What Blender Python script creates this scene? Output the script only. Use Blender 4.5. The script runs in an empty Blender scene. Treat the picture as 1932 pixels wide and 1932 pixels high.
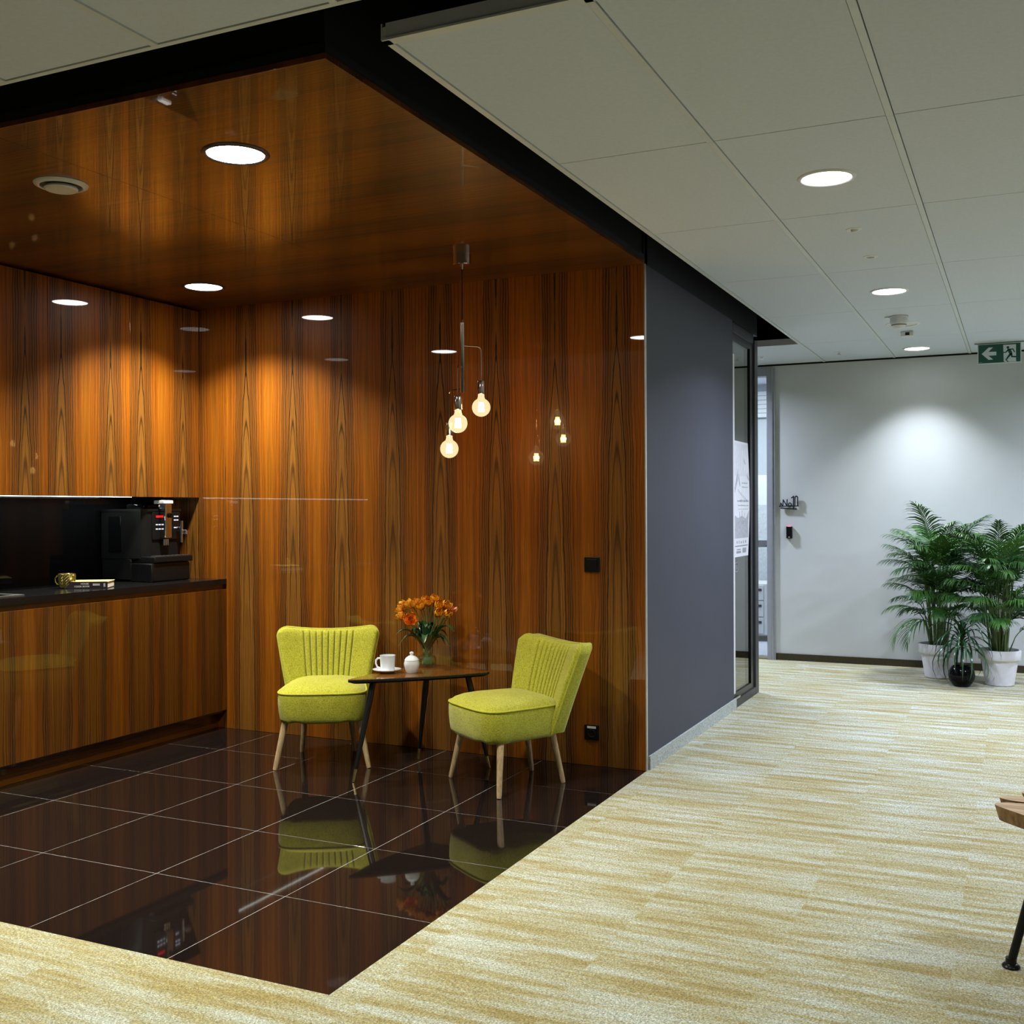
import bpy, bmesh, math, random
from math import pi, sin, cos, radians as R
from mathutils import Vector, Matrix

S = bpy.context.scene
COL = S.collection
random.seed(7)

# ------------------------------------------------------------------ camera
cam = bpy.data.cameras.new('camera'); camo = bpy.data.objects.new('camera', cam); COL.objects.link(camo)
F_PX, CX, CY, YAW, ROLL = 2055.86, 963.7, 959.45, -0.4384, -0.0040
CAM = Vector((1.7937, -2.5922, 1.3866))
cam.sensor_width = 36.0; cam.sensor_fit = 'HORIZONTAL'
cam.lens = F_PX / 1932 * 36.0
cam.shift_x = (966 - CX) / 1932; cam.shift_y = (CY - 966) / 1932
fw = Vector((sin(YAW), cos(YAW), 0)); rt = Vector((cos(YAW), -sin(YAW), 0)); up = Vector((0, 0, 1))
cr, sr = cos(ROLL), sin(ROLL)
cx_ = rt * cr + up * sr
cy_ = up * cr - rt * sr
camo.matrix_world = Matrix(((cx_.x, cy_.x, -fw.x, CAM.x), (cx_.y, cy_.y, -fw.y, CAM.y), (cx_.z, cy_.z, -fw.z, CAM.z), (0, 0, 0, 1)))
cam.clip_start = 0.05
S.camera = camo

# ------------------------------------------------------------------ world, exposure
w = bpy.data.worlds.new('world'); S.world = w; w.use_nodes = True
w.node_tree.nodes['Background'].inputs[0].default_value = (0.8, 0.9, 1.0, 1)
w.node_tree.nodes['Background'].inputs[1].default_value = 0.05
S.view_settings.view_transform = 'Standard'; S.view_settings.look = 'None'
S.view_settings.gamma = 1.0; S.view_settings.use_curve_mapping = False
S.view_settings.exposure = 0.0
S.cycles.max_bounces = 10; S.cycles.diffuse_bounces = 4; S.cycles.glossy_bounces = 5
S.cycles.transmission_bounces = 8; S.cycles.transparent_max_bounces = 12
S.cycles.sample_clamp_indirect = 6.0
S.cycles.caustics_refractive = False; S.cycles.caustics_reflective = False

# light levels
COOL, NEUT, WARM = (0.72, 0.80, 1.0), (0.98, 1.0, 0.97), (1.0, 0.965, 0.80)
P_NICHE, P_CORR, P_FAR, P_BULB, P_LED, P_OFFICE = 38.0, 15.0, 16.0, 3.0, 4.0, 70.0

def area_disk(name, loc, r, power, color, spread=120):
    l = bpy.data.lights.new(name, 'AREA'); l.shape = 'DISK'; l.size = 2 * r; l.energy = power; l.color = color
    l.spread = R(spread)
    o = bpy.data.objects.new(name, l); COL.objects.link(o); o.location = loc
    return o
def area_rect(name, loc, rot, sx, sy, power, color, spread=180):
    l = bpy.data.lights.new(name, 'AREA'); l.shape = 'RECTANGLE'; l.size = sx; l.size_y = sy; l.energy = power; l.color = color
    l.spread = R(spread)
    o = bpy.data.objects.new(name, l); COL.objects.link(o); o.location = loc; o.rotation_euler = rot
    return o

# ------------------------------------------------------------------ node helper
class NT:
    def __init__(s, name):
        s.m = bpy.data.materials.new(name); s.m.use_nodes = True
        s.t = s.m.node_tree; s.t.nodes.clear()
        s.out = s.t.nodes.new('ShaderNodeOutputMaterial')
    def n(s, typ, **kw):
        nd = s.t.nodes.new('ShaderNode' + typ)
        for k, v in kw.items(): setattr(nd, k, v)
        return nd
    def set(s, sock, v):
        if v is None: return
        if isinstance(v, bpy.types.NodeSocket): s.t.links.new(v, sock)
        else: sock.default_value = v
    def math(s, op, a, b=None, c=None, clamp=False):
        nd = s.n('Math', operation=op, use_clamp=clamp)
        s.set(nd.inputs[0], a); s.set(nd.inputs[1], b); s.set(nd.inputs[2], c)
        return nd.outputs[0]
    def comb(s, x, y, z):
        nd = s.n('CombineXYZ'); s.set(nd.inputs[0], x); s.set(nd.inputs[1], y); s.set(nd.inputs[2], z); return nd.outputs[0]
    def sep(s, v):
        nd = s.n('SeparateXYZ'); s.set(nd.inputs[0], v); return nd.outputs
    def noise(s, vec, scale, detail=2.0, rough=0.5, dist=0.0):
        nd = s.n('TexNoise'); s.set(nd.inputs['Vector'], vec); nd.inputs['Scale'].default_value = scale
        nd.inputs['Detail'].default_value = detail; nd.inputs['Roughness'].default_value = rough; nd.inputs['Distortion'].default_value = dist
        return nd.outputs[0]
    def ramp(s, f, stops, interp='LINEAR'):
        nd = s.n('ValToRGB'); nd.color_ramp.interpolation = interp
        el = nd.color_ramp.elements
        while len(el) > 1: el.remove(el[-1])
        el[0].position = stops[0][0]; el[0].color = (*stops[0][1], 1)
        for p, c in stops[1:]:
            e = el.new(p); e.color = (*c, 1)
        s.set(nd.inputs[0], f); return nd.outputs[0]
    def mix(s, f, a, b, mode='MIX'):
        nd = s.n('Mix', data_type='RGBA', blend_type=mode)
        s.set(nd.inputs[0], f)
        for i, v in ((6, a), (7, b)):
            if isinstance(v, tuple) and len(v) == 3: v = (*v, 1)
            s.set(nd.inputs[i], v)
        return nd.outputs[2]
    def mrange(s, v, a, b, c, d):
        nd = s.n('MapRange'); s.set(nd.inputs[0], v)
        for i, x in enumerate((a, b, c, d)): nd.inputs[i + 1].default_value = x
        return nd.outputs[0]
    def bump(s, h, strength, dist=0.001):
        nd = s.n('Bump'); s.set(nd.inputs['Height'], h); nd.inputs['Strength'].default_value = strength; nd.inputs['Distance'].default_value = dist
        return nd.outputs[0]
    def obj(s): return s.n('TexCoord').outputs['Object']
    def pbr(s, color=None, rough=0.5, metal=0.0, spec=0.5, coat=0.0, coat_rough=0.03, normal=None, emis=None, estr=0.0, trans=0.0, ior=None, sheen=0.0):
        b = s.n('BsdfPrincipled')
        if isinstance(color, tuple) and len(color) == 3: color = (*color, 1)
        s.set(b.inputs['Base Color'], color); s.set(b.inputs['Roughness'], rough); s.set(b.inputs['Metallic'], metal)
        s.set(b.inputs['Specular IOR Level'], spec); s.set(b.inputs['Coat Weight'], coat); s.set(b.inputs['Coat Roughness'], coat_rough)
        s.set(b.inputs['Transmission Weight'], trans); s.set(b.inputs['Sheen Weight'], sheen)
        if ior: s.set(b.inputs['IOR'], ior)
        if normal is not None: s.set(b.inputs['Normal'], normal)
        if emis: s.set(b.inputs['Emission Color'], (*emis, 1)); s.set(b.inputs['Emission Strength'], estr)
        s.t.links.new(b.outputs[0], s.out.inputs[0]); s.b = b
        return s.m

def plain(name, color, rough=0.5, metal=0.0, spec=0.5, var=0.06, scale=18.0, bump=0.0, bscale=300.0, coat=0.0, **kw):
    """simple procedural surface: a base colour with slight mottling and optional fine relief"""
    t = NT(name); v = t.obj()
    f = t.mrange(t.noise(v, scale, 3), 0.3, 0.7, 1 - var, 1 + var)
    c = t.mix(1.0, color, t.comb(f, f, f), 'MULTIPLY')
    nrm = t.bump(t.noise(v, bscale, 2), bump) if bump else None
    return t.pbr(c, rough, metal, spec, coat=coat, normal=nrm, **kw)

def emit(name, color, strength):
    t = NT(name); e = t.n('Emission'); e.inputs[0].default_value = (*color, 1); e.inputs[1].default_value = strength
    t.t.links.new(e.outputs[0], t.out.inputs[0]); return t.m

def thin_glass(name, tint=(1, 1, 1), rough=0.0, boost=1.0, glow=0.0):
    t = NT(name); tr = t.n('BsdfTransparent'); tr.inputs[0].default_value = (*tint, 1)
    g = t.n('BsdfGlossy'); g.inputs['Roughness'].default_value = rough
    lw = t.n('LayerWeight'); lw.inputs['Blend'].default_value = 0.5
    f = t.math('MULTIPLY', t.math('ADD', 0.045, t.math('MULTIPLY', t.math('POWER', lw.outputs['Facing'], 5.0), 0.95)), boost, clamp=True)
    m = t.n('MixShader'); t.set(m.inputs[0], f); t.t.links.new(tr.outputs[0], m.inputs[1]); t.t.links.new(g.outputs[0], m.inputs[2])
    if glow:
        e = t.n('Emission'); e.inputs[0].default_value = (1.0, 0.84, 0.50, 1); e.inputs[1].default_value = glow
        a = t.n('AddShader'); t.t.links.new(m.outputs[0], a.inputs[0]); t.t.links.new(e.outputs[0], a.inputs[1]); m = a
    t.t.links.new(m.outputs[0], t.out.inputs[0]); return t.m

# ------------------------------------------------------------------ wood veneer (book-matched, dark hyperbolic veins)
def veneer(name, across, along, period=0.357, off=0.161, peak=2.27, straight=False, gain=1.0, coat=1.0, strk=1.0):
    t = NT(name); xyz = t.sep(t.obj())
    u = t.math('SUBTRACT', xyz['XYZ'.index(across)], off); z = xyz['XYZ'.index(along)]
    leaf = t.math('FLOOR', t.math('ADD', t.math('DIVIDE', u, period), 0.5))
    a = t.math('PINGPONG', u, period / 2)
    wob = t.math('SUBTRACT', t.noise(t.comb(t.math('MULTIPLY', a, 6.0), t.math('MULTIPLY', leaf, 0.35), t.math('MULTIPLY', z, 1.6)), 2.0, 3.0), 0.5)
    wob2 = t.math('SUBTRACT', t.noise(t.comb(t.math('MULTIPLY', a, 30.0), leaf, t.math('MULTIPLY', z, 10.0)), 1.0, 3.0), 0.5)
    a = t.math('ADD', a, t.math('ADD', t.math('MULTIPLY', wob, 0.028), t.math('MULTIPLY', wob2, 0.007)))
    a = t.math('ABSOLUTE', a)
    if straight:
        g2 = 0.0022
    else:
        lr = t.math('SUBTRACT', t.noise(t.comb(leaf, 3.3, 1.7), 0.73, 0.0), 0.5)
        D = t.math('MAXIMUM', t.math('SUBTRACT', t.math('ADD', peak, t.math('MULTIPLY', lr, 0.35)), z), 0.0)
        g = t.math('MULTIPLY', t.math('SUBTRACT', 1.0, t.math('EXPONENT', t.math('MULTIPLY', D, -1.6))), 0.064)
        g2 = t.math('MULTIPLY', g, g)
    q = t.math('SUBTRACT', t.math('MULTIPLY', a, a), g2)
    tt = t.math('MULTIPLY', t.math('SIGN', q), t.math('SQRT', t.math('ABSOLUTE', q)))
    f = t.mrange(tt, -0.07, 0.19, 0.0, 1.0)
    P = lambda x: (x + 0.07) / 0.26
    k = gain
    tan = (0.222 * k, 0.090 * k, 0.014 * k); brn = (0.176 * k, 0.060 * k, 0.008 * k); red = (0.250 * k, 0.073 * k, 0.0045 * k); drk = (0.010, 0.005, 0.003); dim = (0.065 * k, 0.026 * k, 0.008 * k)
    if straight: tan = (0.205 * k, 0.072 * k, 0.006 * k)
    lines = [(-0.052, .0012, dim), (-0.040, .0014, dim), (-0.026, .0012, drk), (0.030, .0016, dim), (0.044, .0022, drk), (0.060, .0024, drk), (0.075, .0018, drk), (0.094, .0014, dim), (0.118, .0010, dim)]
    base = lambda x: tan if x < -0.008 else (brn if x < 0.08 else red)
    st = [(0.0, tan)]
    for x, hw, c in lines:
        st += [(P(x - hw * 1.9), base(x - hw * 1.9)), (P(x), c), (P(x + hw * 1.9), base(x + hw * 1.9))]
    st += [(P(0.135), red), (1.0, (red[0] * 1.15, red[1] * 1.35, red[2] * 1.3))]
    c = t.ramp(f, st)
    if not straight:
        leg = t.math('ABSOLUTE', t.math('SUBTRACT', a, g))
        c = t.mix(t.mrange(leg, 0.0014, 0.0036, 1.0, 0.0), c, drk)
    s1 = t.noise(t.comb(t.math('MULTIPLY', a, 260.0), leaf, t.math('MULTIPLY', z, 2.2)), 1.0, 4.0, 0.65)
    s2 = t.noise(t.comb(t.math('MULTIPLY', a, 55.0), t.math('MULTIPLY', leaf, 0.2), t.math('MULTIPLY', z, 0.8)), 1.0, 3.0, 0.6)
    m = t.math('MULTIPLY', t.mrange(s1, 0.25, 0.75, 1 - 0.55 * strk, 1 + 0.50 * strk), t.mrange(s2, 0.25, 0.75, 0.66, 1.30))
    c = t.mix(1.0, c, t.comb(m, m, m), 'MULTIPLY')
    return t.pbr(c, 0.42, 0.0, 0.2, coat=coat, coat_rough=0.015)

M = {}
M['veneer_wall'] = veneer('veneer_wall', 'X', 'Z')
M['veneer_door'] = veneer('veneer_door', 'Y', 'Z', 0.36, 0.09)
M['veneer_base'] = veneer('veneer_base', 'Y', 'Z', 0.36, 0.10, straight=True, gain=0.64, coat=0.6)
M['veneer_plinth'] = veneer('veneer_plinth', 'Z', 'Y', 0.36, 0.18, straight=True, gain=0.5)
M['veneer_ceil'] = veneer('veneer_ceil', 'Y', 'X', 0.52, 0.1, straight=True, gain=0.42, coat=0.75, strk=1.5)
M['veneer_table'] = veneer('veneer_table', 'X', 'Y', 0.12, 0.03, straight=True, gain=0.9)
M['black_matte'] = plain('black_matte', (0.006, 0.006, 0.007), 0.6, spec=0.3)
M['black_void'] = plain('black_void', (0.004, 0.004, 0.005), 0.9, spec=0.1)
M['black_plastic'] = plain('black_plastic', (0.006, 0.006, 0.007), 0.3, spec=0.35)
M['black_satin'] = plain('black_satin', (0.008, 0.008, 0.009), 0.3, spec=0.22)
M['black_gloss'] = plain('black_gloss', (0.004, 0.004, 0.005), 0.06, spec=0.15)
M['worktop'] = plain('worktop', (0.008, 0.008, 0.009), 0.16, var=0.2, scale=160)
M['chrome'] = plain('chrome', (0.75, 0.75, 0.77), 0.12, metal=1.0, var=0.03)
M['steel'] = plain('steel', (0.55, 0.56, 0.58), 0.3, metal=1.0, var=0.05)
M['rose_chrome'] = plain('rose_chrome', (0.62, 0.50, 0.44), 0.12, metal=1.0, var=0.03)
M['brass'] = plain('brass', (0.72, 0.56, 0.22), 0.25, metal=1.0)
M['gold_glaze'] = plain('gold_glaze', (0.38, 0.30, 0.09), 0.2, metal=0.85)
M['white_ceramic'] = plain('white_ceramic', (0.77, 0.82, 0.90), 0.15, var=0.02)
M['white_pot'] = plain('white_pot', (0.74, 0.73, 0.78), 0.45, var=0.04)
M['white_plastic'] = plain('white_plastic', (0.66, 0.66, 0.66), 0.4, var=0.03)
M['vent_metal'] = plain('vent_metal', (0.62, 0.60, 0.56), 0.4, var=0.04)
M['dark_ring'] = plain('dark_ring', (0.05, 0.05, 0.055), 0.3, metal=0.6)
M['grey_dark'] = plain('grey_dark', (0.050, 0.052, 0.058), 0.5)
M['frame_black'] = plain('frame_black', (0.030, 0.031, 0.034), 0.45)
M['anthracite'] = plain('anthracite', (0.054, 0.055, 0.074), 0.55, spec=0.25, var=0.04, scale=3, bump=0.06, bscale=500)
M['paint_wall'] = plain('paint_wall', (0.56, 0.58, 0.585), 0.75, spec=0.2, var=0.02, scale=4, bump=0.05, bscale=500)
M['paint_dim'] = plain('paint_dim', (0.42, 0.41, 0.37), 0.8, spec=0.2, var=0.04, scale=2)
M['ceil_tile'] = plain('ceil_tile', (0.61, 0.65, 0.73), 0.9, spec=0.1, var=0.03, scale=60, bump=0.12, bscale=700)
M['ceil_rail'] = plain('ceil_rail', (0.60, 0.63, 0.65), 0.5, var=0.03)
M['raft_edge'] = plain('raft_edge', (0.55, 0.55, 0.62), 0.5, var=0.03)
M['frame_grey'] = plain('frame_grey', (0.30, 0.32, 0.36), 0.4, var=0.03)
M['alu'] = plain('alu', (0.62, 0.60, 0.56), 0.35, metal=0.7)
M['skirt_light'] = plain('skirt_light', (0.40, 0.42, 0.39), 0.95, spec=0.1, var=0.35, scale=130, bump=0.5, bscale=260)
M['skirt_dark'] = plain('skirt_dark', (0.055, 0.046, 0.026), 0.95, spec=0.1, var=0.4, scale=130, bump=0.4)
M['oak_leg'] = None
M['paper'] = plain('paper', (0.64, 0.63, 0.69), 0.7, var=0.05)
M['paper_white'] = plain('paper_white', (0.70, 0.70, 0.745), 0.7, var=0.03)
M['ink_grey'] = plain('ink_grey', (0.30, 0.30, 0.335), 0.7, var=0.15, scale=40)
M['ink_mid'] = plain('ink_mid', (0.40, 0.40, 0.44), 0.7, var=0.15, scale=40)
M['ink_dark'] = plain('ink_dark', (0.16, 0.16, 0.18), 0.7)
M['book_cover'] = plain('book_cover', (0.022, 0.012, 0.022), 0.4)
M['book_front'] = plain('book_front', (0.74, 0.66, 0.25), 0.5)
M['book_pages'] = plain('book_pages', (0.78, 0.74, 0.62), 0.8, var=0.2, scale=200)
M['label_white'] = plain('label_white', (0.80, 0.80, 0.78), 0.6, var=0.02)
M['sign_green'] = plain('sign_green', (0.004, 0.075, 0.048), 0.35, var=0.03)
M['sign_white'] = plain('sign_white', (0.60, 0.66, 0.68), 0.4, var=0.02)
M['soil'] = plain('soil', (0.03, 0.02, 0.012), 0.95, var=0.4, scale=60, bump=0.8, bscale=80)
M['trunk'] = plain('trunk', (0.10, 0.085, 0.05), 0.8, var=0.3, scale=40)
M['stalk'] = plain('stalk', (0.095, 0.15, 0.040), 0.45, var=0.25, scale=20)
M['tulip_stem'] = plain('tulip_stem', (0.115, 0.22, 0.06), 0.4, var=0.2)
M['tulip_leaf'] = plain('tulip_leaf', (0.030, 0.095, 0.035), 0.32, var=0.25, scale=25)
M['grout'] = plain('grout', (0.50, 0.48, 0.47), 0.8)
M['white_blind'] = plain('white_blind', (0.85, 0.87, 0.92), 0.6, var=0.02)
M['panel_speck'] = plain('panel_speck', (0.68, 0.71, 0.76), 0.7, var=0.10, scale=40)
M['panel_pale'] = plain('panel_pale', (0.66, 0.71, 0.77), 0.7, var=0.02)
M['panel_dark'] = plain('panel_dark', (0.14, 0.14, 0.16), 0.6)
M['carpet_grey'] = plain('carpet_grey', (0.42, 0.43, 0.50), 0.95, spec=0.1, var=0.25, scale=90, bump=0.4)
M['lamp_face'] = emit('lamp_face', (1.0, 0.98, 0.95), 26.0)
M['lamp_face_cool'] = emit('lamp_face_cool', (0.96, 0.98, 1.0), 14.0)
M['led'] = emit('led', (0.92, 1.0, 0.88), 10.0)
M['filament'] = emit('filament', (1.0, 0.62, 0.22), 60.0)
M['red_display'] = emit('red_display', (1.0, 0.01, 0.01), 2.0)
M['white_led'] = emit('white_led', (0.9, 0.9, 1.0), 1.6)
M['pink_led'] = emit('pink_led', (1.0, 0.22, 0.35), 1.6)
M['bulb_glass'] = thin_glass('bulb_glass', (1.0, 0.90, 0.70), 0.02, 1.0, 0.50)
M['pane_glass'] = thin_glass('pane_glass', (0.90, 0.93, 0.92), 0.0, 1.3)
M['vase_glass'] = thin_glass('vase_glass', (0.96, 0.99, 0.96), 0.0, 2.2)
M['water'] = thin_glass('water', (0.90, 0.96, 0.88), 0.0, 0.6)

def mk_oak():
    t = NT('oak_leg'); x = t.sep(t.obj())
    s = t.noise(t.comb(t.math('MULTIPLY', x[0], 200.0), t.math('MULTIPLY', x[1], 200.0), t.math('MULTIPLY', x[2], 9.0)), 1.0, 3.0)
    return t.pbr(t.ramp(s, [(0.3, (0.36, 0.24, 0.115)), (0.7, (0.60, 0.44, 0.25))]), 0.5)
M['oak_leg'] = mk_oak()

def mk_slab(end=False):
    t = NT('slab_end' if end else 'slab_top'); x = t.sep(t.obj())
    if end:
        s = t.noise(t.comb(t.math('MULTIPLY', x[0], 40.0), t.math('MULTIPLY', x[1], 40.0), t.math('MULTIPLY', x[2], 18.0)), 1.0, 4.0)
        c = t.ramp(s, [(0.25, (0.10, 0.052, 0.02)), (0.7, (0.38, 0.225, 0.10))])
    else:
        s = t.noise(t.comb(t.math('MULTIPLY', x[0], 7.0), t.math('MULTIPLY', x[1], 60.0), x[2]), 1.0, 4.0, 0.6, 0.4)
        c = t.ramp(s, [(0.3, (0.26, 0.165, 0.08)), (0.5, (0.44, 0.30, 0.165)), (0.7, (0.56, 0.42, 0.26))])
    return t.pbr(c, 0.5, spec=0.3, normal=t.bump(s, 0.3))
M['slab_top'] = mk_slab(); M['slab_end'] = mk_slab(True)

def mk_fabric():
    t = NT('lime_boucle'); v = t.obj()
    n1 = t.noise(v, 190.0, 3.0, 0.6, 1.2); n2 = t.noise(v, 420.0, 2.0); n3 = t.noise(v, 9.0, 2.0)
    h = t.math('ADD', t.math('MULTIPLY', n1, 0.7), t.math('MULTIPLY', n2, 0.3))
    c = t.ramp(h, [(0.34, (0.19, 0.175, 0.008)), (0.48, (0.40, 0.395, 0.030)), (0.62, (0.56, 0.56, 0.075))])
    f = t.mrange(n3, 0.3, 0.7, 0.92, 1.06)
    c = t.mix(1.0, c, t.comb(f, f, f), 'MULTIPLY')
    return t.pbr(c, 0.95, spec=0.1, sheen=0.25, normal=t.bump(h, 0.7, 0.004))
M['lime'] = mk_fabric()
M['lime_pipe'] = plain('lime_pipe', (0.46, 0.45, 0.05), 0.9, spec=0.1, var=0.15, scale=200, bump=0.3)

def mk_carpet():
    t = NT('carpet_stripe'); v = t.obj(); x = t.sep(v)
    loc = t.sep(t.n('ObjectInfo').outputs['Location'])
    ri = t.n('ObjectInfo').outputs['Random']
    rx = t.math('MULTIPLY', ri, 37.0)
    s1 = t.noise(t.comb(t.math('ADD', t.math('MULTIPLY', x[0], 1.6), rx), t.math('ADD', t.math('MULTIPLY', x[1], 15.0), t.math('MULTIPLY', rx, 3.1)), 0.0), 1.0, 2.5, 0.6)
    s2 = t.noise(t.comb(t.math('ADD', t.math('MULTIPLY', x[0], 4.0), rx), t.math('ADD', t.math('MULTIPLY', x[1], 75.0), rx), 4.0), 1.0, 2.0, 0.6)
    wp = t.sep(t.n('NewGeometry').outputs['Position'])
    s0 = t.noise(t.comb(t.math('MULTIPLY', wp[0], 1.7), t.math('MULTIPLY', wp[1], 15.0), 0.0), 1.0, 2.5, 0.6)
    s = t.math('ADD', t.math('ADD', t.math('MULTIPLY', s0, 0.42), t.math('MULTIPLY', s1, 0.42)), t.math('MULTIPLY', s2, 0.16))
    s = t.math('ADD', s, t.math('MULTIPLY', t.math('SUBTRACT', t.noise(v, 120.0, 2.0), 0.5), 0.22))
    base = t.ramp(s, [(0.39, (0.33, 0.268, 0.092)), (0.47, (0.40, 0.365, 0.190)), (0.53, (0.455, 0.470, 0.365)), (0.61, (0.53, 0.580, 0.54))])
    n = t.noise(v, 190.0, 3.0, 0.65, 0.6); n2 = t.noise(v, 90.0, 2.0)
    m = t.math('MULTIPLY', t.mrange(n, 0.3, 0.7, 0.28, 1.54), t.mrange(n2, 0.3, 0.7, 0.9, 1.1))
    sp = t.mix(t.mrange(n, 0.42, 0.60, 1.0, 0.0), (1, 1, 1), (0.96, 0.89, 0.72))
    c = t.mix(1.0, t.mix(1.0, base, t.comb(m, m, m), 'MULTIPLY'), sp, 'MULTIPLY')
    return t.pbr(c, 0.95, spec=0.08, sheen=0.3, normal=t.bump(n, 0.5, 0.004))
M['carpet'] = mk_carpet()

def mk_tile():
    t = NT('granite_tile'); v = t.obj(); n = t.noise(v, 240.0, 3.0)
    c = t.ramp(n, [(0.35, (0.006, 0.004, 0.004)), (0.62, (0.012, 0.008, 0.007)), (0.75, (0.03, 0.022, 0.02))])
    return t.pbr(c, 0.03, spec=0.5)
M['tile'] = mk_tile()

def mk_leaf(name, a, b, rough=0.35):
    t = NT(name); ri = t.n('ObjectInfo').outputs['Random']
    n = t.noise(t.obj(), 14.0, 2.0)
    f = t.math('ADD', t.math('MULTIPLY', n, 0.6), t.math('MULTIPLY', ri, 0.4))
    return t.pbr(t.ramp(f, [(0.25, a), (0.75, b)]), rough)
M['palm_leaf'] = mk_leaf('palm_leaf', (0.014, 0.058, 0.012), (0.080, 0.215, 0.032), 0.40)
M['dracaena_leaf'] = mk_leaf('dracaena_leaf', (0.010, 0.042, 0.018), (0.035, 0.105, 0.040), 0.25)

def mk_petal(name, a, b, c3):
    t = NT(name); n = t.noise(t.obj(), 55.0, 3.0, 0.6)
    return t.pbr(t.ramp(n, [(0.34, a), (0.5, b), (0.66, c3)]), 0.5)
M['petal_orange'] = mk_petal('petal_orange', (0.58, 0.12, 0.003), (0.88, 0.38, 0.012), (0.96, 0.66, 0.08))
M['petal_salmon'] = mk_petal('petal_salmon', (0.45, 0.10, 0.03), (0.66, 0.22, 0.07), (0.72, 0.36, 0.12))
M['petal_red'] = mk_petal('petal_red', (0.55, 0.05, 0.002), (0.82, 0.22, 0.006), (0.90, 0.40, 0.02))

# ------------------------------------------------------------------ mesh helpers
def new(): return bmesh.new()
def add_box(bm, x0, x1, y0, y1, z0, z1, bevel=0.0, mat=0):
    vs = [bm.verts.new((x, y, z)) for x in (x0, x1) for y in (y0, y1) for z in (z0, z1)]
    fs = [bm.faces.new([vs[i] for i in q]) for q in ((0, 1, 3, 2), (4, 6, 7, 5), (0, 4, 5, 1), (2, 3, 7, 6), (0, 2, 6, 4), (1, 5, 7, 3))]
    for f in fs: f.material_index = mat
    if bevel:
        es = set(e for f in fs for e in f.edges); old = set(bm.faces) - set(fs)
        bmesh.ops.bevel(bm, geom=list(es), offset=bevel, segments=2, affect='EDGES', profile=0.5)
        bm.normal_update(); lay = bm.faces.layers.int.get('flat') or bm.faces.layers.int.new('flat')
        for f in bm.faces:
            if max(abs(c) for c in f.normal) > 0.99999: f[lay] = 1
    return fs
def add_lathe(bm, prof, seg=32, c=(0, 0, 0), mat=0):
    rings = []
    for r, z in prof:
        if r < 1e-6: rings.append([bm.verts.new((c[0], c[1], c[2] + z))])
        else: rings.append([bm.verts.new((c[0] + r * cos(2 * pi * i / seg), c[1] + r * sin(2 * pi * i / seg), c[2] + z)) for i in range(seg)])
    for A, B in zip(rings, rings[1:]):
        if len(A) == 1 and len(B) == 1: continue
        for i in range(seg):
            j = (i + 1) % seg
            if len(A) == 1: f = bm.faces.new((A[0], B[j], B[i]))
            elif len(B) == 1: f = bm.faces.new((A[i], A[j], B[0]))
            else: f = bm.faces.new((A[i], A[j], B[j], B[i]))
            f.material_index = mat
def add_tube(bm, pts, rad, seg=8, closed=False, caps=True):
    pts = [Vector(p) for p in pts]; n = len(pts)
    rs = rad if isinstance(rad, (list, tuple)) else [rad] * n
    rings = []; nrm = None
    for i in range(n):
        if closed: t = pts[(i + 1) % n] - pts[i - 1]
        else: t = pts[min(i + 1, n - 1)] - pts[max(i - 1, 0)]
        t.normalize()
        if nrm is None:
            nrm = t.orthogonal().normalized()
        else:
            nrm = nrm - t * nrm.dot(t)
            nrm = nrm.normalized() if nrm.length > 1e-6 else t.orthogonal().normalized()
        b = t.cross(nrm)
        rings.append([bm.verts.new(pts[i] + (nrm * cos(2 * pi * k / seg) + b * sin(2 * pi * k / seg)) * rs[i]) for k in range(seg)])
    m = n if closed else n - 1
    for i in range(m):
        A, B = rings[i], rings[(i + 1) % n]
        for k in range(seg):
            l = (k + 1) % seg
            bm.faces.new((A[k], A[l], B[l], B[k]))
    if caps and not closed:
        bm.faces.new(list(reversed(rings[0]))); bm.faces.new(rings[-1])
def add_prism(bm, pts, h0, h1, plane='XY', mat_top=0, mat_side=0):
    """extrude a polygon; plane gives the two axes of pts, the third axis runs h0..h1"""
    def P(p, h):
        if plane == 'XY': return (p[0], p[1], h)
        if plane == 'XZ': return (p[0], h, p[1])
        return (h, p[0], p[1])
    A = [bm.verts.new(P(p, h0)) for p in pts]; B = [bm.verts.new(P(p, h1)) for p in pts]
    fa = bm.faces.new(list(reversed(A))); fb = bm.faces.new(B)
    fa.material_index = mat_side; fb.material_index = mat_top
    n = len(pts)
    for i in range(n):
        f = bm.faces.new((A[i], A[(i + 1) % n], B[(i + 1) % n], B[i])); f.material_index = mat_side
    bm.normal_update()
    bmesh.ops.triangulate(bm, faces=[f for f in (fa, fb) if len(f.verts) > 4])
def finish(bm, name, mats, smooth=35):
    bmesh.ops.recalc_face_normals(bm, faces=bm.faces[:])
    lay = bm.faces.layers.int.get('flat')
    sm = [not (lay is not None and f[lay] == 1) for f in bm.faces]
    me = bpy.data.meshes.new(name); bm.to_mesh(me); bm.free()
    for m in (mats if isinstance(mats, (list, tuple)) else [mats]): me.materials.append(M[m] if isinstance(m, str) else m)
    if smooth:
        me.set_sharp_from_angle(angle=R(smooth))
        me.polygons.foreach_set('use_smooth', sm)
    return me
def obj(name, bm, mats, parent=None, loc=(0, 0, 0), rotz=0.0, smooth=35, kind=None, label=None):
    me = bm if isinstance(bm, bpy.types.Mesh) else finish(bm, name, mats, smooth)
    o = bpy.data.objects.new(name, me); COL.objects.link(o); o.parent = parent
    o.location = loc; o.rotation_euler = (0, 0, rotz)
    if kind: o['kind'] = kind
    if label: o['label'] = label
    return o
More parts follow.
